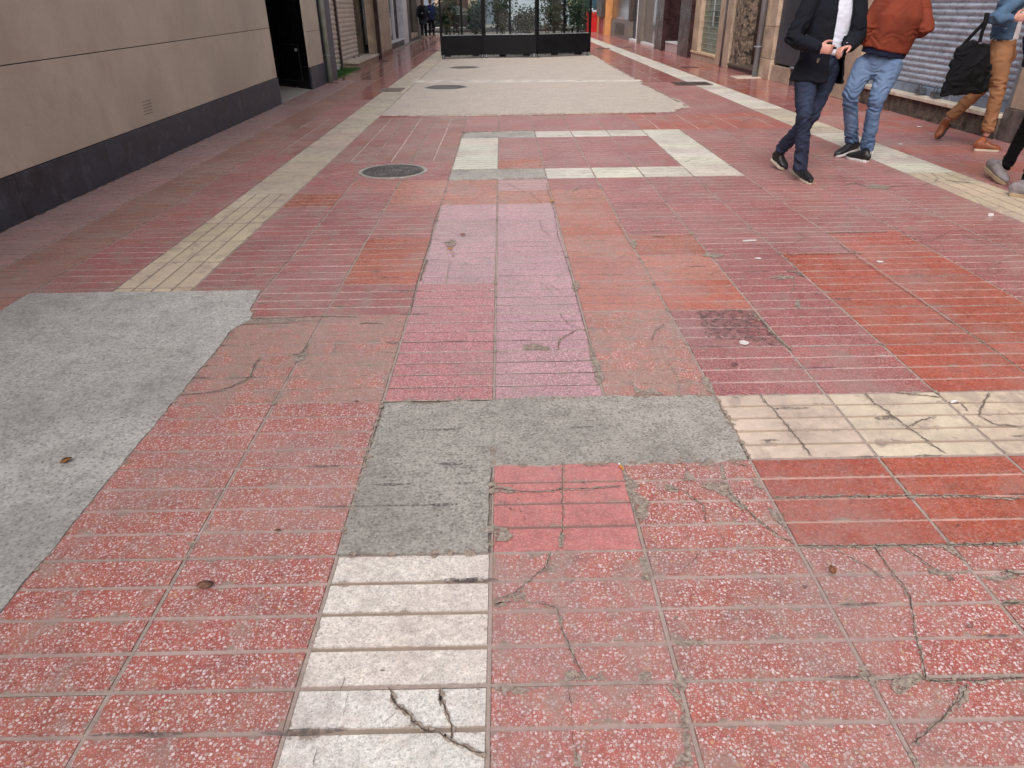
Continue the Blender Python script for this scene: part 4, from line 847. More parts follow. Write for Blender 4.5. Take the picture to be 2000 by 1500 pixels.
def table(x, y, lb):
    t = empty('terrace_table', (x, y, 0), lb, 'table', 'square terrace tables')
    bxp('tabletop', TT, t, x-.35, x+.35, y-.35, y+.35, .72, .745, .006); b = MB(); b.loft([(x, y, .02), (x, y, .72)], [.035, .03], seg=12); b.build('column', BLACKM, t, 0, True); bxp('foot', BLACKM, t, x-.22, x+.22, y-.22, y+.22, .0025, .03, .006)
table(-.8, 25.6, 'square terrace table behind the left windbreak panel'); table(1.05, 25.9, 'square terrace table behind the middle windbreak panel'); table(2.6, 26.3, 'square terrace table behind the right windbreak panel')
# white menu stand
p = G(1011, 111); t = empty('menu_stand', (p.x, p.y+1.4, 0), 'white slatted menu stand on a pale block behind the middle glass', 'stand')
bxp('base', SILL, t, p.x-.13, p.x+.13, p.y+1.3, p.y+1.5, .003, .62, .006); b = MB()
for k in range(3): b.box(p.x-.07+k*.06, p.x-.05+k*.06, p.y+1.38, p.y+1.4, .621, 1.25)
b.box(p.x-.09, p.x+.09, p.y+1.37, p.y+1.42, .64, .78); b.build('slats', WHITEP, t)

# ================================================================== MANHOLES, GRATES, LITTER
IRON = M('cast_iron', c(118, 108, 104), .5, .3, 9, 60, .002, .5, (1, 1, 1), c(70, 58, 50), .6)
IRONL = M('worn_iron_relief', c(128, 126, 124), .4, .2, 9, 60, .001, .5)
def manhole(px, py, rx, label):
    p = G(px, py); t = empty('manhole_cover', (p.x, p.y, 0), label, 'manhole cover')
    b = MB(); b.disc(p.x, p.y, -.01, rx+.05, 40, .0048); b.build('collar', CONC_M, t)
    b = MB(); b.disc(p.x, p.y, -.01, rx+.012, 48, .0065); b.build('frame', IRONL, t)
    b = MB(); b.disc(p.x, p.y, -.01, rx-.004, 48, .0072); cv = b.build('cover', IRON, t)
    b = MB()
    for rr_ in (.92, .8, .4): 
        n = 40
        for k in range(n):
            a0, a1 = 2*PI*k/n, 2*PI*(k+.92)/n
            if rr_ == .4 and k % 4 == 0: continue
            r0, r1 = rx*rr_-.007, rx*rr_+.007
            b.prism([(p.x+r*math.cos(a), p.y+r*math.sin(a)) for r, a in ((r0, a0), (r1, a0), (r1, a1), (r0, a1))], .0072, .0105)
    for k in range(-6, 7):
        for j in range(-6, 7):
            x, y = k*rx*.11, j*rx*.11
            if .47*rx < math.hypot(x, y) < .72*rx: b.box(p.x+x-rx*.03, p.x+x+rx*.03, p.y+y-rx*.03, p.y+y+rx*.03, .0072, .0105)
    for k in (-2, -1, 0, 1, 2): b.box(p.x+k*rx*.12-.012, p.x+k*rx*.12+.012, p.y-.2*rx, p.y+.2*rx, .0072, .0105)
    b.build('relief_pattern', IRONL, cv)
manhole(768, 334.5, .305, 'round iron manhole cover in the red tiles left of the white tiles')
manhole(871, 170.5, .40, 'round iron manhole cover in the beige concrete near the left grate')
manhole(907, 132, .37, 'farther round iron manhole cover in the concrete near the windbreak')
def grate(px0, px1, py0, py1, label, bars=9, mat=IRON):
    a, e = G(px0, py1), G(px1, py0); t = empty('drain_grate', ((a.x+e.x)/2, (a.y+e.y)/2, 0), label, 'drain grate')
    x0, x1, y0, y1 = a.x, e.x, a.y, e.y
    b = MB(); b.box(x0, x1, y0, y1, -.01, .0035); b.build('pit', BLACK, t)
    b = MB(); f = .02
    b.box(x0, x1, y0, y0+f, .0036, .011); b.box(x0, x1, y1-f, y1, .0036, .011); b.box(x0, x0+f, y0+f, y1-f, .0036, .011); b.box(x1-f, x1, y0+f, y1-f, .0036, .011); fr = b.build('frame', mat, t)
    b = MB()
    for k in range(bars): xx = x0+f+(x1-x0-2*f)*(k+.5)/bars; b.box(xx-.012, xx+.012, y0+f, y1-f, .0036, .009)
    b.build('bars', mat, t); return t
RG = M('rusty_grate', c(150, 132, 126), .6, .3, 8)
grate(738, 791, 172, 180, 'rusty drain grate at the end of the left cream strip', 9, RG)
grate(1322, 1378, 160.5, 167.5, 'dark drain grate across the right white strip', 12)
grate(1165, 1190, 94.5, 96, 'narrow drain slot across the far end of the right white strip', 4); grate(1332, 1360, 131, 133, 'small iron grate in the red tiles below the barred window', 5)
grate(838, 862, 99, 100.5, 'narrow drain slot at the left corner of the windbreak', 4); grate(736, 760, 119, 120.5, 'small iron slot in the polished tiles below the beige pilaster', 4)
grate(1207, 1232, 91.3, 92.6, 'small iron slot in the far right tiles', 4)
t = grate(612, 664, 161.3, 164, 'reddish drain slot below the pale green drainpipe', 3, M('red_slot', c(170, 120, 104), .7))
# artificial grass mat
ga = [G(654, 154.5), G(700, 134)]; t = empty('grass_mat', (XL, 17.5, 0), 'green artificial grass mat before the beige shutter', 'mat')
GM = M('artificial_grass', c(72, 118, 52), .9, .3, 8, 200, .004)
b = MB(); gx0, gx1, gy0, gy1 = XL-.47, XL+.02, 16.35, 19.3; b.prism([(gx0, gy0), (gx1, gy0), (gx1+.02, gy1), (gx0, gy1)], .002, .014); b.build('backing', GM, t)
b = MB()
for k in range(9000):
    x, y = random.uniform(gx0, gx1), random.uniform(gy0, gy1); a = random.uniform(0, PI); i = len(b.v); ux, uy = math.cos(a)*.003, math.sin(a)*.003
    b.v += [(x-ux, y-uy, .014), (x+ux, y+uy, .014), (x+random.uniform(-.01, .01), y+random.uniform(-.01, .01), .034)]; b.f.append((i, i+1, i+2))
q = b.build('pile', GM, t); q['kind'] = 'stuff'
# litter
PAPER = M('white_paper', c(222, 222, 224), .8, .05, 30, 90, .001); GUM = M('gum', c(214, 208, 206), .7, .08, 40); LEAFB = M('dry_leaf', c(120, 76, 52), .7, .4, 60, 200, .001)
def bit(name, px, py, w_, l_, mat, label, cat, h=.006, grp=None, a=0, n=9, curl=0):
    p = G(px, py); b = MB(); P = []
    for k in range(n):
        t_ = 2*PI*k/n; rx, ry = l_/2*math.cos(t_)*random.uniform(.75, 1.15), w_/2*math.sin(t_)*random.uniform(.75, 1.15)
        P.append((p.x+rx*math.cos(a)-ry*math.sin(a), p.y+rx*math.sin(a)+ry*math.cos(a)))
    b.v = [(x, y, .0038) for x, y in P]+[(x, y, .0038+h+curl*random.random()) for x, y in P]+[(p.x, p.y, .0038+h*1.3)]
    b.f = [(k, (k+1) % n, n+(k+1) % n, n+k) for k in range(n)]+[(n+k, n+(k+1) % n, 2*n) for k in range(n)]+[tuple(range(n-1, -1, -1))]
    o = b.build(name, mat); tag(o, label, cat, grp); return o
bit('chewing_gum', *Z3(438, 1060), .05, .05, GUM, 'white trodden gum spot on the blackened tile right of centre', 'gum', .003)
bit('chewing_gum', *Z3(463, 489), .035, .11, GUM, 'long white smear of gum on the mid right red tiles', 'gum', .003, a=.1)
bit('chewing_gum', *Z3(517, 588), .03, .05, GUM, 'small pale gum spot left of the orange tile field', 'gum', .003)
bit('chewing_gum', *Z3(1195, 607), .03, .05, GUM, 'small pale gum spot on the orange tile field', 'gum', .003)
bit('paper_scrap', *Z3(1815, 350), .035, .06, PAPER, 'folded white paper scrap by the right white strip', 'paper scrap', .012, a=.5, n=5, curl=.01)
bit('paper_scrap', 1795, 248, .04, .08, PAPER, 'thin white paper scrap below the blue grey shutter', 'paper scrap', .005, n=5)
bit('paper_scrap', 1758, 282, .03, .06, PAPER, 'tiny pale scrap between the red tiles beyond the blue jeans', 'paper scrap', .004, n=5)
bit('paper_scrap', *Z6(1605, 247), .012, .04, PAPER, 'tiny curled white scrap in the cream band joint', 'paper scrap', .006, a=.4, n=5)
# leaves with curled blades
def leaf(px, py, L, a, label, mat=LEAFB, lift=.012):
    p = G(px, py, .005); b = MB(); R_ = 7
    for k in range(R_+1):
        t_ = k/R_; wd = L*.32*math.sin(PI*min(1, t_*.92+.06))**.8; x = L*(t_-.5); z = lift*abs(t_-.5)*1.6
        for s_ in (-1, 0, 1): b.v.append((p.x+x*math.cos(a)-s_*wd*math.sin(a), p.y+x*math.sin(a)+s_*wd*math.cos(a), .006+z+(lift*.9 if s_ else 0)*math.sin(PI*t_)))
    for k in range(R_):
        for s_ in (0, 1): b.f.append((3*k+s_, 3*k+s_+1, 3*k+s_+4, 3*k+s_+3))
    o = b.build('fallen_leaf', mat, None, 0, True); m_ = o.modifiers.new('thick', 'SOLIDIFY'); m_.thickness = .0012; tag(o, label, 'leaf'); return o
leaf(131, 903, .045, .9, 'curled orange brown leaf on the light concrete', M('orange_leaf', c(150, 96, 48), .6, .5, 60))
leaf(*Z8(925, 345), .036, 1.5, 'small brown folded leaf on the tiles lower right', LEAFB, .02)
leaf(401, 1142, .05, .1, 'flat decayed brown leaf in a groove of the left red tiles', M('brown_leaf', c(126, 86, 70), .8, .3, 60), .0006)
leaf(*Z2(1368, 553), .05, 1.3, 'small yellow leaf at the joint below the white tile frame', M('yellow_leaf', c(206, 160, 60), .6, .2, 60), .01)
leaf(*Z2(800, 822), .045, .3, 'yellow orange leaf on the lilac pink tiles', M('amber_leaf', c(190, 130, 60), .6, .2, 60), .01)
leaf(*Z2(868, 738), .05, .0, 'thin reddish leaf on the pink tiles above the yellow one', M('red_leaf', c(164, 90, 70), .6, .2, 60), .003)
leaf(*Z5(275, 530), .018, .4, 'tiny dark red leaf scrap at the concrete corner', M('darkred_leaf', c(110, 36, 30), .6), .004)
leaf(542, 1037, .02, .2, 'tiny brown leaf scrap in a groove left of the mortar slab', LEAFB, .004)
# cigarette butt
p = G(*Z5(1752, 902)); t = empty('cigarette_butt', (p.x, p.y, 0), 'cigarette butt with orange filter at the corner of the salmon tile', 'cigarette butt')
u = Vector((-.25, 1, 0)).normalized(); q0 = Vector((p.x, p.y, .009)); b = MB(); b.loft([q0-u*.013, q0+u*.011], [.0042, .0042], seg=12); b.build('filter', M('filter_paper', c(206, 140, 66), .8, .1, 50), t)
b = MB(); b.loft([q0+u*.011, q0+u*.02], [.0042, .0046], seg=12); b.build('paper_end', PAPER, t)
# debris along the shutter sill, left
for k, (px, py, lb) in enumerate(((660, 134, 'crumpled white litter on the green mat'), (692, 113, 'pale stone fragment at the beige shutter foot'), (700, 111, 'small grey rubble piece on the marble step'), (706, 109, 'pale rubble piece at the right end of the marble step'), (671, 131, 'grey pebble where the mat meets the shutter'))):
    p = AX(px, py, XL-.42); z = .035 if k in (0, 4) else .162; b = MB(); r_ = .035
    b.loft([(p.x, p.y, z), (p.x+.01, p.y, z+r_), (p.x, p.y+.01, z+r_*1.8)], [r_, r_*1.2, r_*.4], seg=7, wob=.3); o = b.build('rubble', PAPER if k == 0 else MORT); tag(o, lb, 'rubble')

# ================================================================== PEOPLE
from mathutils import noise as mn
def bake(b, name, mat, parent, voxel=.011, smooth=4, folds=0, joints=(), cut=None, thick=0, fs=(9, 9, 26), base=.25):
    """join the closed lofts of b into one continuous skin (voxel remesh), smooth it, add cloth folds near the joints"""
    me = b.mesh(name); o = bpy.data.objects.new(name, me); COL.objects.link(o)
    m = o.modifiers.new('r', 'REMESH'); m.mode = 'VOXEL'; m.voxel_size = voxel
    s_ = o.modifiers.new('s', 'SMOOTH'); s_.iterations = smooth; s_.factor = .5
    dg = bpy.context.evaluated_depsgraph_get(); me2 = bpy.data.meshes.new_from_object(o.evaluated_get(dg)); bpy.data.objects.remove(o)
    if folds:
        nrm = [v.normal.copy() for v in me2.vertices]
        for v, nn_ in zip(me2.vertices, nrm):
            w_ = base
            for j, r_ in joints: w_ += math.exp(-((v.co-j).length/r_)**2)
            p = v.co; q = Vector((p.x*fs[0], p.y*fs[1], p.z*fs[2]+3*mn.noise(p*6)))
            a = mn.noise(q); a = (1-abs(a)*2.4) if a > -1 else 0
            v.co = p + nn_*(1.35*folds*min(w_, 1.3)*(a-.4) + folds*.8*base*mn.noise(p*14))
    if cut:
        bm = bmesh.new(); bm.from_mesh(me2); ff = [f for f in bm.faces if cut(f.calc_center_median())]
        bmesh.ops.delete(bm, geom=ff, context='FACES'); bm.to_mesh(me2); bm.free()
    me2.name = name; me2.materials.clear(); me2.materials.append(mat); me2.polygons.foreach_set('use_smooth', [True]*len(me2.polygons))
    o = bpy.data.objects.new(name, me2); COL.objects.link(o)
    if thick: t_ = o.modifiers.new('thick', 'SOLIDIFY'); t_.thickness = thick; t_.offset = -1
    if parent is not None: o.parent = parent; o.matrix_parent_inverse = Matrix.Translation(-parent.location)
    return o
def chain(b, pts, rads, seg=16, side=Vector((1, 0, 0))):
    P = [Vector(p) for p in pts]; Q = []; R_ = []
    for k in range(len(P)-1):
        for t_ in (0, .33, .66):
            Q.append(P[k].lerp(P[k+1], t_)); ra, rb = rads[k], rads[k+1]
            R_.append(tuple(x*(1-t_)+y*t_ for x, y in zip(ra, rb)) if isinstance(ra, tuple) else ra*(1-t_)+rb*t_)
    Q.append(P[-1]); R_.append(rads[-1])
    b.loft(Q, R_, side=side, seg=seg, cap='round')
def hand(b, wr, d, n, th, curl=.5, sc=1.0, open_=0):
    """palm, five separate fingers, thumb leaving the side of the palm. d: wrist->knuckles, n: back of hand, th: side vector towards the thumb"""
    d = d.normalized(); th = (th-d*th.dot(d)).normalized(); n = (n-d*n.dot(d)); n = (n-th*n.dot(th)).normalized()
    kn = wr+d*.088*sc
    b.loft([wr-d*.03, wr, wr+d*.04*sc, kn+d*.004], [(.026*sc, .021*sc), (.028*sc, .019*sc), (.039*sc, .015*sc), (.040*sc, .012*sc)], side=th, seg=16, cap='round')
    for k, (off, ln) in enumerate(((.029, .94), (.010, 1.05), (-.010, .98), (-.029, .76))):
        p = kn+th*off*sc; dirn = (d+th*off*2.2).normalized(); pts = [p-dirn*.012, p]; ang = 0
        for L_, c_ in ((.042, curl*(1+.12*k)), (.026, curl*1.25), (.021, curl*.8)):
            ang += c_; dd = dirn*math.cos(ang)-n*math.sin(ang); p = p+dd*L_*ln*sc; pts.append(p)
        b.loft(pts, [.0098*sc, .0094*sc, .0086*sc, .008*sc, .0072*sc], side=th, seg=10, cap='round')
    p = wr+d*.022*sc+th*.026*sc; pts = [p]
    for v, L_ in (((th*.75+d*.62-n*.25), .038), ((th*.28+d*.85-n*.5*(.4+curl)), .032), ((d*.9-n*.5*(.5+curl)-th*.12), .026)):
        p = p+v.normalized()*L_*sc; pts.append(p)
    b.loft(pts, [.0135*sc, .0125*sc, .0105*sc, .009*sc], side=n, seg=10, cap='round')
def head(b, neck, f, sc=1.0):
    up = Vector((0, 0, 1)); s_ = f.cross(up).normalized(); c_ = neck+up*.155*sc+f*.02
    b.loft([neck-up*.05, neck+up*.06], [.058*sc, .054*sc], seg=16, cap='round', side=s_)
    b.loft([c_-up*.105+f*.035, c_-up*.08+f*.03, c_-up*.03+f*.012, c_+up*.03, c_+up*.075-f*.005, c_+up*.105-f*.01], [(.03, .035), (.05, .06), (.066, .085), (.074, .094), (.066, .084), (.035, .045)], side=s_, seg=20, cap='round')
    b.loft([c_+f*.088+up*.02, c_+f*.112-up*.022, c_+f*.092-up*.032], [.009, .013, .009], side=s_, seg=8, cap='round')
    for k in (-1, 1): b.loft([c_+s_*k*.074+up*.022-f*.008, c_+s_*k*.08-up*.028-f*.002], [(.006, .018), (.006, .012)], side=s_, seg=8, cap='round')
    b.loft([c_+f*.083-up*.058-s_*.022, c_+f*.092-up*.056, c_+f*.083-up*.058+s_*.022], [.005, .007, .005], side=up, seg=8, cap='round')
    return c_, s_
def face_parts(par, c_, s_, f, hairc, long=False, sc=1.0):
    up = Vector((0, 0, 1)); EY = M('eye_white', c(220, 216, 210), .2, .02)
    for k in (-1, 1):
        p = c_+f*.078+s_*k*.031+up*.004; b = MB(); b.loft([p-f*.008, p, p+f*.008], [.009, .0125, .008], side=s_, seg=12, cap='round'); b.build('eye', EY, par, 0, True)
    b = MB(); b.loft([c_+up*.0-f*.045, c_+up*.06-f*.022, c_+up*.1-f*.012, c_+up*.122-f*.006], [(.078, .07), (.081, .094), (.062, .082), (.03, .04)], side=s_, seg=20, cap='round')
    if long: b.loft([c_-f*.07+up*.02, c_-f*.085-up*.12, c_-f*.09-up*.24], [(.07, .04), (.075, .035), (.05, .02)], side=s_, seg=14, cap='round')
    bake(b, 'hair', hairc, par, .009, 2, .006, (), base=1.0, fs=(60, 60, 12))
LOCKM = M('dull_buckle', c(120, 112, 100), .4, .1, 4, 60, .001, .6)
SKIN = M('skin', c(196, 142, 128), .5, .08, 12, 200, .0006, spot=c(178, 112, 102), spotamt=.35)
SK = NT('skin2')
def denim(name, base, light, dark, rough=.8):
    t = NT(name); v = t.co(); a = t.noise(v, 3.2, 5, .6); b_ = t.noise(t.vmul(v, (1, 1, 3)), 16, 5, .6); f = t.noise(v, 420, 2, .5)
    cc = t.mix(t.mr(a, .35, .68), dark, base); cc = t.mix(t.mr(b_, .5, .8, 0, .4), cc, light)
    cc = t.mix(t.mr(f, .3, .7, 0, .04), cc, c(210, 214, 220))
    t.b.inputs['Specular IOR Level'].default_value = .2; return t.fin(cc, rough, t.bump(t.math('ADD', f, b_), .0015, .6))
J_DK = denim('dark_denim', c(36, 48, 76), c(66, 90, 120), c(20, 26, 50)); J_BL = denim('blue_denim', c(104, 126, 160), c(134, 156, 186), c(80, 102, 138)); J_JK = denim('jacket_denim', c(70, 98, 126), c(100, 128, 154), c(48, 70, 96))
CL = lambda n, col, var=.12: M(n, col, .85, var, 4, 300, .0012, spec=.2)
NAVY = CL('navy_wool', c(20, 22, 32), .25); WSH = CL('white_shirt', c(218, 222, 238), .05); RUST = CL('rust_cotton', c(122, 56, 40), .14); NAVYU = CL('navy_jersey', c(28, 32, 54), .2)
TAN = CL('tan_cotton', c(138, 98, 70), .12); TEE = CL('white_tee', c(216, 210, 216), .05); BLK = CL('black_cotton', c(16, 16, 20), .3); GRN = CL('dark_green_coat', c(40, 46, 54), .2)
S_BLK = M('black_shoe', c(26, 25, 29), .45, .25, 8); S_BRN = M('brown_leather', c(138, 76, 46), .4, .2, 7, 90, .001); S_GRY = M('grey_suede', c(136, 127, 130), .7, .15, 9); S_OFF = M('cream_sole', c(198, 186, 168), .6); S_DKS = M('dark_sole', c(58, 54, 56), .6); S_BEI = M('beige_sole', c(166, 144, 116), .6); S_WH = M('pale_sole', c(206, 200, 200), .5)
def shoe(par, heel, toe, mat, solem, ankle, w_=.048, L=None, lace=None, st=.024):
    """heel and toe: ground contact ends of the sole"""
    heel, toe = Vector(heel), Vector(toe); d = (toe-heel); L = d.length; d.normalize(); up = Vector((0, 0, 1)); s_ = d.cross(up).normalized(); u = s_.cross(d).normalized()
    W = lambda x, y, z: heel+d*x*L+s_*y+u*z
    out = ((0, .5), (.06, .85), (.2, .92), (.45, .9), (.7, 1.12), (.85, .98), (.95, .62), (1.0, .2))
    b = MB(); ring = [(x, y*w_) for x, y in out]+[(x, -y*w_) for x, y in reversed(out)]; n = len(ring)
    b.v = [tuple(W(x, y, .0)) for x, y in ring]+[tuple(W(x, y, st)) for x, y in ring]; b.f = [tuple(range(n-1, -1, -1)), tuple(range(n, 2*n))]+[(k, (k+1) % n, n+(k+1) % n, n+k) for k in range(n)]
    sh = empty('shoe_group', (0, 0, 0), None, None) if False else None
    b2 = MB(); pts = []; rad = []
    for x, y, h in ((.03, .62, .07), (.1, .85, .09), (.25, .9, .095), (.42, .88, .086), (.6, .98, .064), (.78, 1.0, .05), (.92, .78, .04), (.98, .45, .028)):
        pts.append(W(x, 0, st*.7+h*.5)); rad.append((y*w_*.97, h*.5+.006))
    b2.loft(pts, rad, side=s_, seg=20, cap='round')
    ac = W(.2, 0, .07); b2.loft([W(.22, 0, .03), W(.21, 0, .085), ac+(ankle-ac).normalized()*.055], [(.038, .056), (.040, .054), (.043, .048)], side=s_, seg=16, cap='round')
    o = bake(b2, 'shoe', mat, par, .006, 3); b.build('sole', solem, o, .004)
    b3 = MB()
    for k in range(5): x = .38+k*.07; z = st*.7+.096-.0085*k*1.3; b3.loft([W(x, -.022, z-.006), W(x, 0, z+.004), W(x, .022, z-.006)], [.003]*3, side=u, seg=6)
    if lace: b3.loft([W(.34, .0, .088), W(.37, .03, .105), W(.33, .045, .085)], [.0028]*3, side=u, seg=6); b3.build('laces', lace, o)
    return o
UP3 = Vector((0, 0, 1))
def vis(*a): return AY(*a)

def figure(label, J, f, mats, opt):
    """J: joints in metres. f: horizontal facing. mats: trousers, top, hair. opt: variations"""
    f = Vector(f).normalized(); s_ = f.cross(UP3).normalized()      # s_: the figure's right
    sw = opt.get('sw', .185)
    J['shR'] = J['neck']-UP3*.085+s_*sw; J['shL'] = J['neck']-UP3*.085-s_*sw
    t = empty('person', (J['pelvis'].x, J['pelvis'].y, 0), label, 'person', opt.get('group'))
    kx = opt.get('k', 1.0); vb = opt.get('vb', .0055); vt = opt.get('vt', .010)
    pel, che, nek = J['pelvis'], J['chest'], J['neck']
    # body
    b = MB(); b.loft([pel-UP3*.02, pel.lerp(che, .5), che, nek-UP3*.06], [(.13*kx, .09*kx), (.115*kx, .085*kx), (.14*kx, .09*kx), (.06, .055)], side=s_, seg=20, cap='round')
    hc, hs_ = head(b, nek, f)
    for sd_ in 'RL':
        if J.get('sh'+sd_) is None: continue
        chain(b, [che.lerp(nek, .6), J['sh'+sd_], J['el'+sd_], J['wr'+sd_]], [.05, .05, .036, .026], 12)
        h = J['hand'+sd_]; hand(b, J['wr'+sd_], *h)
    for sd_ in 'RL': chain(b, [pel, J['hip'+sd_], J['kn'+sd_], J['an'+sd_]], [.06, .06, .043, .034], 12)
    bake(b, 'body', SKIN, t, vb, 2); face_parts(t, hc, hs_, f, mats['hair'], opt.get('long', False))
    # trousers
    b = MB(); wz = pel+UP3*opt.get('waist', .10); lr = opt.get('leg', [(.100, .105), (.092, .1), (.068, .07), (.062, .064), (.056, .058)])
    b.loft([wz, pel+UP3*.02, pel-UP3*.07], [(.155*kx, .115*kx), (.172*kx, .128*kx), (.15*kx, .12*kx)], side=s_, seg=24, cap='round')
    for sd_ in 'RL':
        hp, kn, an = J['hip'+sd_], J['kn'+sd_], J['an'+sd_]; b.loft([pel+UP3*.02, pel.lerp(hp, .5)+UP3*.01, hp, hp.lerp(kn, .2)], [(.1*kx, .115*kx), (.115*kx, .12*kx), (lr[0][0]*1.06, lr[0][1]*1.06), lr[0]], side=s_, seg=20, cap='round'); ce = an.lerp(kn, opt.get('cuff', 0.0))
        pts = [hp, hp.lerp(kn, .35), kn, kn.lerp(ce, .4), ce]; Q = []; R_ = []
        for k in range(4):
            for q in (0, .25, .5, .75): Q.append(pts[k].lerp(pts[k+1], q)); R_.append(tuple(x*(1-q)+y*q for x, y in zip(lr[k], lr[k+1])))
        Q.append(ce); R_.append(lr[4]); b.loft(Q, R_, side=s_, seg=20, cap=True)
    jt = [(J['kn'+q], .13) for q in 'RL']+[(J['an'+q], .16) for q in 'RL']+[(pel-UP3*.1, .12)]
    tr = bake(b, 'trousers', mats['trousers'], t, vt, 3, opt.get('fold', .011), jt)
    # belt loops and seam
    # top
    if 'top' in mats:
        b = MB(); hem = opt.get('hem', .02); W_ = opt.get('w', 1.0)*kx
        low = pel+UP3*hem
        b.loft([low, low.lerp(che, .35), low.lerp(che, .7), che+UP3*.03, nek-UP3*.07, nek-UP3*.01], [(opt.get('hw', .185)*W_, opt.get('hd', .145)*W_), (.185*W_, .148*W_), (.19*W_, .15*W_), (.2*W_, .145*W_), (.15*W_, .1*W_), (.075, .07)], side=s_, seg=28, cap=True)
        for sd_ in 'RL':
            sh, el, wr = J['sh'+sd_], J['el'+sd_], J['wr'+sd_]; slv = el.lerp(wr, opt.get('slv', .92)); ar = opt.get('arm', [.075, .078, .066, .05])
            chain(b, [che.lerp(nek, .75), sh, el, slv], [ar[0], ar[1], ar[2], ar[3]], 16)
        jt = [(J['el'+q], .14) for q in 'RL']+[(low, .12)]
        cut = None
        if opt.get('open'):
            o0, o1 = opt['open']      # half widths low, high
            def cut(p):
                r = p-che; fr = r.dot(f); la = r.dot(s_)-opt.get('oc', 0)
                q = (p.z-low.z)/max(.01, (nek.z-low.z)); return fr > .03 and abs(la) < o0*(1-q)+o1*q and (p-che.lerp(nek, .5)).length < 1.0 and not any((p-(J['el'+k].lerp(J['wr'+k], z_))).length < .085 for k in 'RL' for z_ in (0, .25, .5, .75, 1))
        bake(b, opt.get('topname', 'jacket'), mats['top'], t, .011, 4, opt.get('tfold', .013), jt, cut, .006 if cut else 0, fs=(9, 9, 18))
        if opt.get('under'):
            b = MB(); lo = pel+UP3*opt.get('uhem', .03)
            k2 = opt.get('uk', .93)*W_
            b.loft([lo, lo.lerp(che, .35), che, nek-UP3*.08, nek-UP3*.02], [(.18*k2, .14*k2), (.18*k2, .145*k2), (.185*k2, .14*k2), (.13*k2, .09*k2), (.066, .062)], side=s_, seg=28, cap=True)
            bake(b, opt.get('uname', 'shirt'), opt['under'], t, .011, 3, .008, [(lo, .15)], base=.4)
    return t
def grd(px, py): return G(px, py)
# --- man in navy jacket, walking towards the camera, handling something in front of his belly
Z4p = lambda x, y, Y: AY(1450+x*.26667, y*.26667, Y)
pel = Z4p(572, 425, 5.2)
J = dict(pelvis=pel, chest=pel+Vector((.03, .02, .36)), neck=pel+Vector((.04, .0, .60)))
J.update(hipR=Z4p(465, 520, 5.19), knR=Z4p(455, 865, 5.0), anR=Z4p(424, 1215, 5.0), hipL=Z4p(628, 520, 5.24), knL=Z4p(500, 850, 5.22), anL=Z4p(292, 1085, 5.55))
J.update(shR=Z4p(420, -170, 5.17), elR=Z4p(372, 285, 5.1), wrR=Z4p(556, 352, 4.87), shL=Z4p(800, -170, 5.2), elL=Z4p(838, 270, 5.15), wrL=Z4p(778, 342, 4.9))
fw1 = Vector((.12, -1, 0))
J['handR'] = ((Z4p(660, 365, 4.83)-J['wrR']), Vector((-.1, -1, .45)), Vector((.2, -.1, 1)), .62, 1.0)
J['handL'] = ((Z4p(690, 365, 4.84)-J['wrL']), Vector((.1, -.6, .9)), Vector((-.2, -1, .1)), .55, 1.0)
print('P1', pel, J['kn'+'R'], J['anR'], J['anL'])
P1 = figure('man in an open navy jacket and dark jeans handling something small, walking forward', J, fw1, {'hair': M('grey_hair', c(110, 104, 100), .7), 'trousers': J_DK, 'top': NAVY},
            dict(hem=-.2, hd=.185, hw=.225, cuff=-.07, open=(.085, .075), oc=-.05, under=WSH, uhem=.03, leg=[(.096, .1), (.094, .1), (.070, .072), (.062, .064), (.055, .057)], sw=.2, fold=.012, w=1.1, uk=.96, arm=[.08, .082, .07, .055], slv=.93))
b = MB(); b.loft([pel+UP3*.035, pel+UP3*.065], [(.168, .13), (.168, .13)], side=Vector((1, 0, 0)), seg=28, cap=True); b.build('belt', BLK, P1, .003)
b = MB(); q = Z4p(560, 445, 5.06); b.box(q.x-.02, q.x+.02, q.y-.006, q.y, q.z-.018, q.z+.018); b.build('belt_buckle', LOCKM, P1, .002)
b = MB(); dd = (J['wrL']-J['elL']).normalized(); q = J['elL'].lerp(J['wrL'], .95); b.loft([q-dd*.02, q+dd*.028], [.045, .04], seg=18); b.build('shirt_cuff', WSH, P1, .003, True)
h_ = G(1541, 350); shoe(P1, G(1551, 337), G(1583, 361), S_BLK, S_OFF, J['anR'], lace=S_BLK, w_=.05)
hl = Z4p(225, 1170, 5.62); shoe(P1, AY(1509, 312, 5.66), G(1533, 333), S_BLK, S_OFF, J['anL'], lace=S_BLK, w_=.05)
o = empty('mask_cord', (0, 0, 0), None, None) if False else None
b = MB(); m0 = (Z4p(676, 352, 4.80)); b.box(m0.x-.012, m0.x+.012, m0.y-.01, m0.y+.01, m0.z-.008, m0.z+.008); ob = b.build('small_case', BLK, None, .003); tag(ob, 'small dark object pinched between the fingers of the man in navy', 'small object')
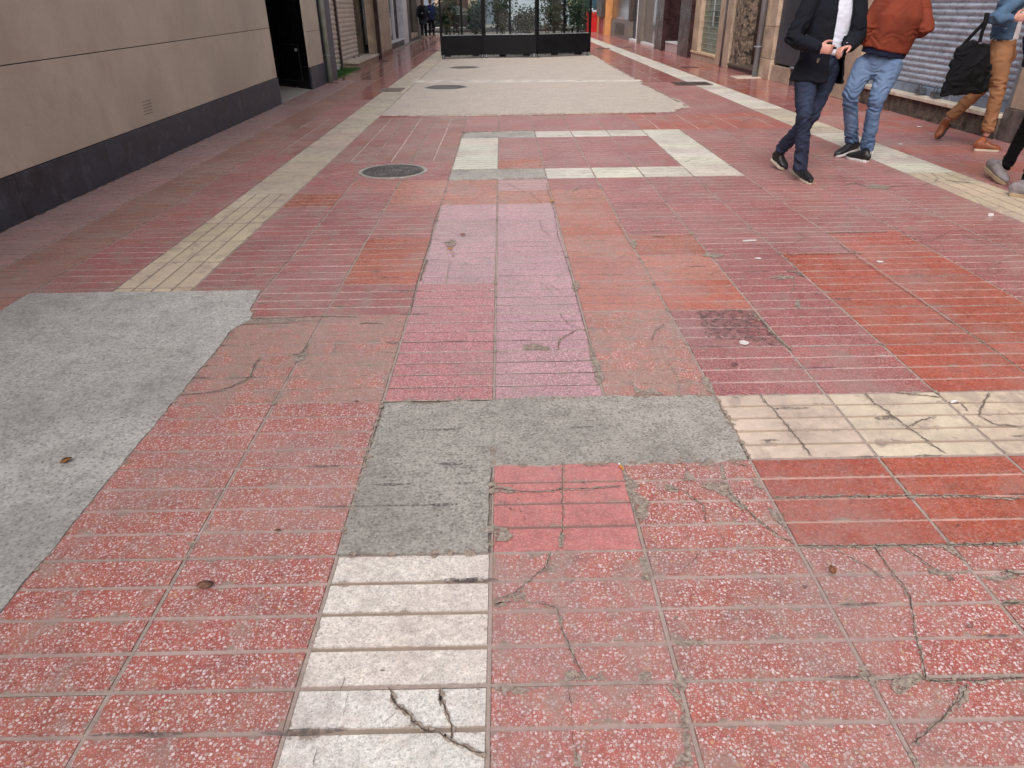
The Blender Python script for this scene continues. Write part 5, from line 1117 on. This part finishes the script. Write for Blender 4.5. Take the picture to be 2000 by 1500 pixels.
# --- man in rust jacket and blue jeans, seen from behind
pel = Z4p(1020, 440, 6.05)
J = dict(pelvis=pel, chest=pel+Vector((.05, -.03, .36)), neck=pel+Vector((.06, -.02, .60)))
J.update(hipR=Z4p(1085, 490, 5.98), knR=Z4p(980, 735, 5.9), anR=Z4p(912, 1078, 5.98), hipL=Z4p(893, 490, 6.1), knL=Z4p(788, 700, 6.05), anL=Z4p(800, 1022, 6.2))
J.update(shR=Z4p(1290, -190, 6.0), elR=Vector((4.21, 5.93, 1.24)), wrR=Vector((4.2, 6.17, 1.2)), shL=Z4p(880, -190, 6.15), elL=Vector((3.64, 6.0, 1.2)), wrL=Vector((3.8, 6.27, 1.18)))
J['handR'] = (Vector((-.6, .4, .1)), Vector((.2, .9, .1)), Vector((0, 0, 1)), .5); J['handL'] = (Vector((.6, .3, .1)), Vector((-.2, .9, .1)), Vector((0, 0, 1)), .5)
P2 = figure('man in a rust orange jacket and light blue jeans seen from behind', J, (-.25, 1, 0), {'hair': M('dark_hair', c(48, 40, 36), .7), 'trousers': J_BL, 'top': RUST},
            dict(hem=.10, cuff=-.05, under=NAVYU, uhem=.045, uname='undershirt', uk=.93, w=1.36, leg=[(.108, .11), (.1, .105), (.072, .076), (.07, .072), (.062, .066)], sw=.215, fold=.013, tfold=.014, arm=[.085, .09, .075, .05]))
b = MB()
for dx in (-.085, .075):
    q = pel+Vector((dx, -.136, -.055)); b.v += [(q.x-.05, q.y+.004, q.z+.05), (q.x+.05, q.y-.002, q.z+.05), (q.x+.05, q.y-.004, q.z-.05), (q.x, q.y-.006, q.z-.075), (q.x-.05, q.y, q.z-.05)]
shoe(P2, G(1694, 317.5), G(1654, 309), S_BLK, S_WH, J['anR'], lace=None, w_=.05); shoe(P2, G(1672, 303)+Vector((0, 0, .06)), G(1631, 307.5), S_BLK, S_WH, J['anL'], lace=None, w_=.05)
b = MB()
for a_ in (Vector(J['anR'])+Vector((.055, -.03, -.02)),): b.box(a_.x-.008, a_.x+.008, a_.y-.006, a_.y, a_.z-.045, a_.z+.03)
b.build('heel_tab', S_WH, P2, .002)
# --- woman in tan trousers with a black tote
Z5p = lambda x, y, Y: AY(1700+x*.26667, y*.26667, Y)
pel = Z5p(965, 330, 6.65)
J = dict(pelvis=pel, chest=pel+Vector((-.02, 0, .35)), neck=pel+Vector((.02, 0, .58)))
J.update(hipR=Z5p(955, 410, 6.55), knR=Z5p(940, 640, 6.48), anR=Z5p(850, 985, 6.45), hipL=Z5p(990, 410, 6.75), knL=Z5p(800, 660, 6.85), anL=Z5p(572, 868, 7.0))
J.update(shR=Z5p(905, -170, 6.5), elR=Z5p(885, 150, 6.42), wrR=Z5p(1050, 135, 6.36), shL=Z5p(985, -170, 6.8), elL=Z5p(1010, 110, 6.85), wrL=Z5p(1150, 90, 6.75))
J['handR'] = (Vector((.8, -.1, .12)), Vector((0, -.9, .2)), Vector((0, 0, 1)), .5); J['handL'] = (Vector((.8, -.1, .12)), Vector((0, .9, .2)), Vector((0, 0, 1)), .5)
P3 = figure('woman in tan trousers and denim jacket striding right with brown shoes', J, (1, -.12, 0), {'hair': M('brown_hair', c(84, 58, 42), .7), 'trousers': TAN, 'top': J_JK},
            dict(hem=.06, open=(.16, .12), oc=.03, under=TEE, uhem=.05, uk=.96, k=.9, w=.98, long=True, cuff=.05, leg=[(.1, .1), (.096, .098), (.072, .072), (.07, .07), (.062, .062)], fold=.010, arm=[.066, .068, .058, .044], slv=.86, group=None))
shoe(P3, G(1901, 294), G(1951, 296.5), S_BRN, S_OFF, J['anR'], lace=S_BLK, w_=.045); shoe(P3, AY(1853, 243, 7.08), AY(1830, 272, 7.02), S_BRN, S_DKS, J['anL'], lace=S_BRN, w_=.045)
# tote bag on her forearm
tb = empty('tote_bag', tuple(Z5p(720, 690, 6.3)), 'large black fabric tote bag hanging from the arm of the woman in denim', 'bag')
cs = [Z5p(*q, 6.33) for q in ((520, 708), (700, 690), (872, 676), (890, 560), (880, 330), (760, 300), (640, 350), (590, 500))]; n = len(cs)
b = MB(); off = Vector((0, .045, 0)); cen = sum(cs, Vector())/n
b.v = [tuple(q) for q in cs]+[tuple(q+off) for q in cs]+[tuple(cen-Vector((0, .035, -.0))), tuple(cen+off+Vector((0, .04, 0)))]
b.f = [(k, (k+1) % n, 2*n) for k in range(n)]+[(n+(k+1) % n, n+k, 2*n+1) for k in range(n)]+[((k+1) % n, k, n+k, n+(k+1) % n) for k in range(n)]
bake(b, 'bag_body', BLK, tb, .009, 3, .012, (), base=1.0, fs=(7, 7, 7))
b = MB(); 
for a0, a1, Y in (((660, 350), (835, 165), 6.36), ((800, 310), (845, 165), 6.33)): b.loft([Z5p(*a0, Y), Z5p((a0[0]+a1[0])/2-6, (a0[1]+a1[1])/2+4, Y), Z5p(*a1, Y), Z5p(a1[0]+18, a1[1]-70, Y+.04)], [(.02, .004)]*4, seg=8)
b.build('strap', BLK, tb)
# --- person at the right edge in black trousers
pel = Z5p(1275, 420, 4.7)
J = dict(pelvis=pel, chest=pel+Vector((.0, 0, .35)), neck=pel+Vector((.04, 0, .58)))
J.update(hipR=Z5p(1270, 500, 4.62), knR=Z5p(1270, 880, 4.5), anR=Z5p(1160, 1310, 4.42), hipL=Z5p(1300, 500, 4.8), knL=Z5p(1190, 860, 4.82), anL=Z5p(1000, 1200, 4.95))
J.update(shR=Z5p(1290, -130, 4.5), elR=Z5p(1178, 300, 4.42), wrR=Z5p(1230, 540, 4.4), shL=Z5p(1350, -130, 4.9), elL=Z5p(1380, 300, 4.95), wrL=Z5p(1500, 420, 4.8))
J['handR'] = (Vector((.2, 0, -.8)), Vector((-.6, -.7, 0)), Vector((.8, -.3, 0)), .35); J['handL'] = (Vector((.5, -.1, -.6)), Vector((0, .9, 0)), Vector((.6, 0, .4)), .35)
P4 = figure('person in a navy top and black trousers half cut by the right picture edge', J, (1, -.15, 0), {'hair': M('black_hair', c(30, 26, 26), .7), 'trousers': BLK, 'top': NAVYU},
            dict(hem=-.08, cuff=-.1, k=.92, leg=[(.095, .1), (.09, .095), (.064, .066), (.056, .058), (.046, .048)], fold=.008, topname='top', long=True, group=None))
shoe(P4, AY(1926, 330, 5.1), G(1964, 362), S_GRY, S_BEI, J['anL'], lace=S_GRY, w_=.046, st=.035); shoe(P4, G(1971, 381), G(2022, 390), S_GRY, S_BEI, J['anR'], lace=S_GRY, w_=.046, st=.03)
# --- the two walkers far off
def walker(px, py, x_, label, coat, tr, bag=False):
    g_ = G(px, py); o_ = Vector((g_.x, g_.y, 0)); V_ = lambda a, b_, c_: o_+Vector((a, b_, c_))
    J = dict(pelvis=V_(0, 0, .95), chest=V_(0, .02, 1.28), neck=V_(0, .03, 1.5), hipR=V_(.09, 0, .88), knR=V_(.1, .1, .5), anR=V_(.09, .05, .1), hipL=V_(-.09, 0, .88), knL=V_(-.09, 0, .5), anL=V_(-.08, -.22, .14),
             shR=V_(.19, 0, 1.42), elR=V_(.25, -.05, 1.15), wrR=V_(.22, .12, .98), shL=V_(-.19, 0, 1.42), elL=V_(-.25, -.05, 1.15), wrL=V_(-.22, .12, .98))
    J['handR'] = (Vector((0, .3, -.8)), Vector((1, 0, 0)), Vector((0, 1, 0)), .3); J['handL'] = (Vector((0, .3, -.8)), Vector((-1, 0, 0)), Vector((0, 1, 0)), .3)
    t = figure(label, J, (0, 1, 0), {'hair': M('brown_hair', c(84, 58, 42), .7), 'trousers': tr, 'top': coat}, dict(hem=(-.3 if bag else -.1), vb=.009, topname='coat', k=1.08, w=1.05, group='pair of walkers in the distance', long=bag, leg=[(.09, .09), (.085, .09), (.06, .062), (.052, .055), (.048, .05)]))
    SS = M('tan_boot', c(186, 140, 110), .6)
    shoe(t, V_(.09, -.02, 0), V_(.1, .24, 0), SS, S_OFF, J['anR'], w_=.045); shoe(t, V_(-.08, -.3, .07), V_(-.08, -.06, .0), SS, S_OFF, J['anL'], w_=.045)
    return t, o_
wk, o_ = walker(829, 76, 0, 'walker in a long dark coat seen from behind with a black backpack', GRN, BLK, True)
bb = empty('backpack', tuple(o_+Vector((0, -.2, 1.0))), 'black backpack with a pale badge on the back of the walker in the long coat', 'backpack')
b = MB(); b.loft([o_+Vector((0, -.21, .98)), o_+Vector((0, -.23, 1.1)), o_+Vector((0, -.22, 1.3)), o_+Vector((0, -.19, 1.42))], [(.13, .06), (.15, .08), (.14, .075), (.08, .05)], seg=18, cap='round'); pk = bake(b, 'bag_body', BLK, bb, .01, 2)
b = MB(); b.loft([o_+Vector((.0, -.305, 1.16)), o_+Vector((0, -.312, 1.16))], [.025, .025], seg=14); b.build('badge', SILL, bb)
b = MB()
for sx in (-.09, .09): b.loft([o_+Vector((sx, -.15, 1.40)), o_+Vector((sx*1.3, -.02, 1.50)), o_+Vector((sx*1.3, .14, 1.40)), o_+Vector((sx*1.4, .12, 1.12))], [(.022, .006)]*4, seg=8)
b.build('strap', BLK, bb)
walker(844, 75, 0, 'walker in a navy blue jacket beside the one with the backpack', CL('blue_coat', c(32, 38, 80), .15), BLK)
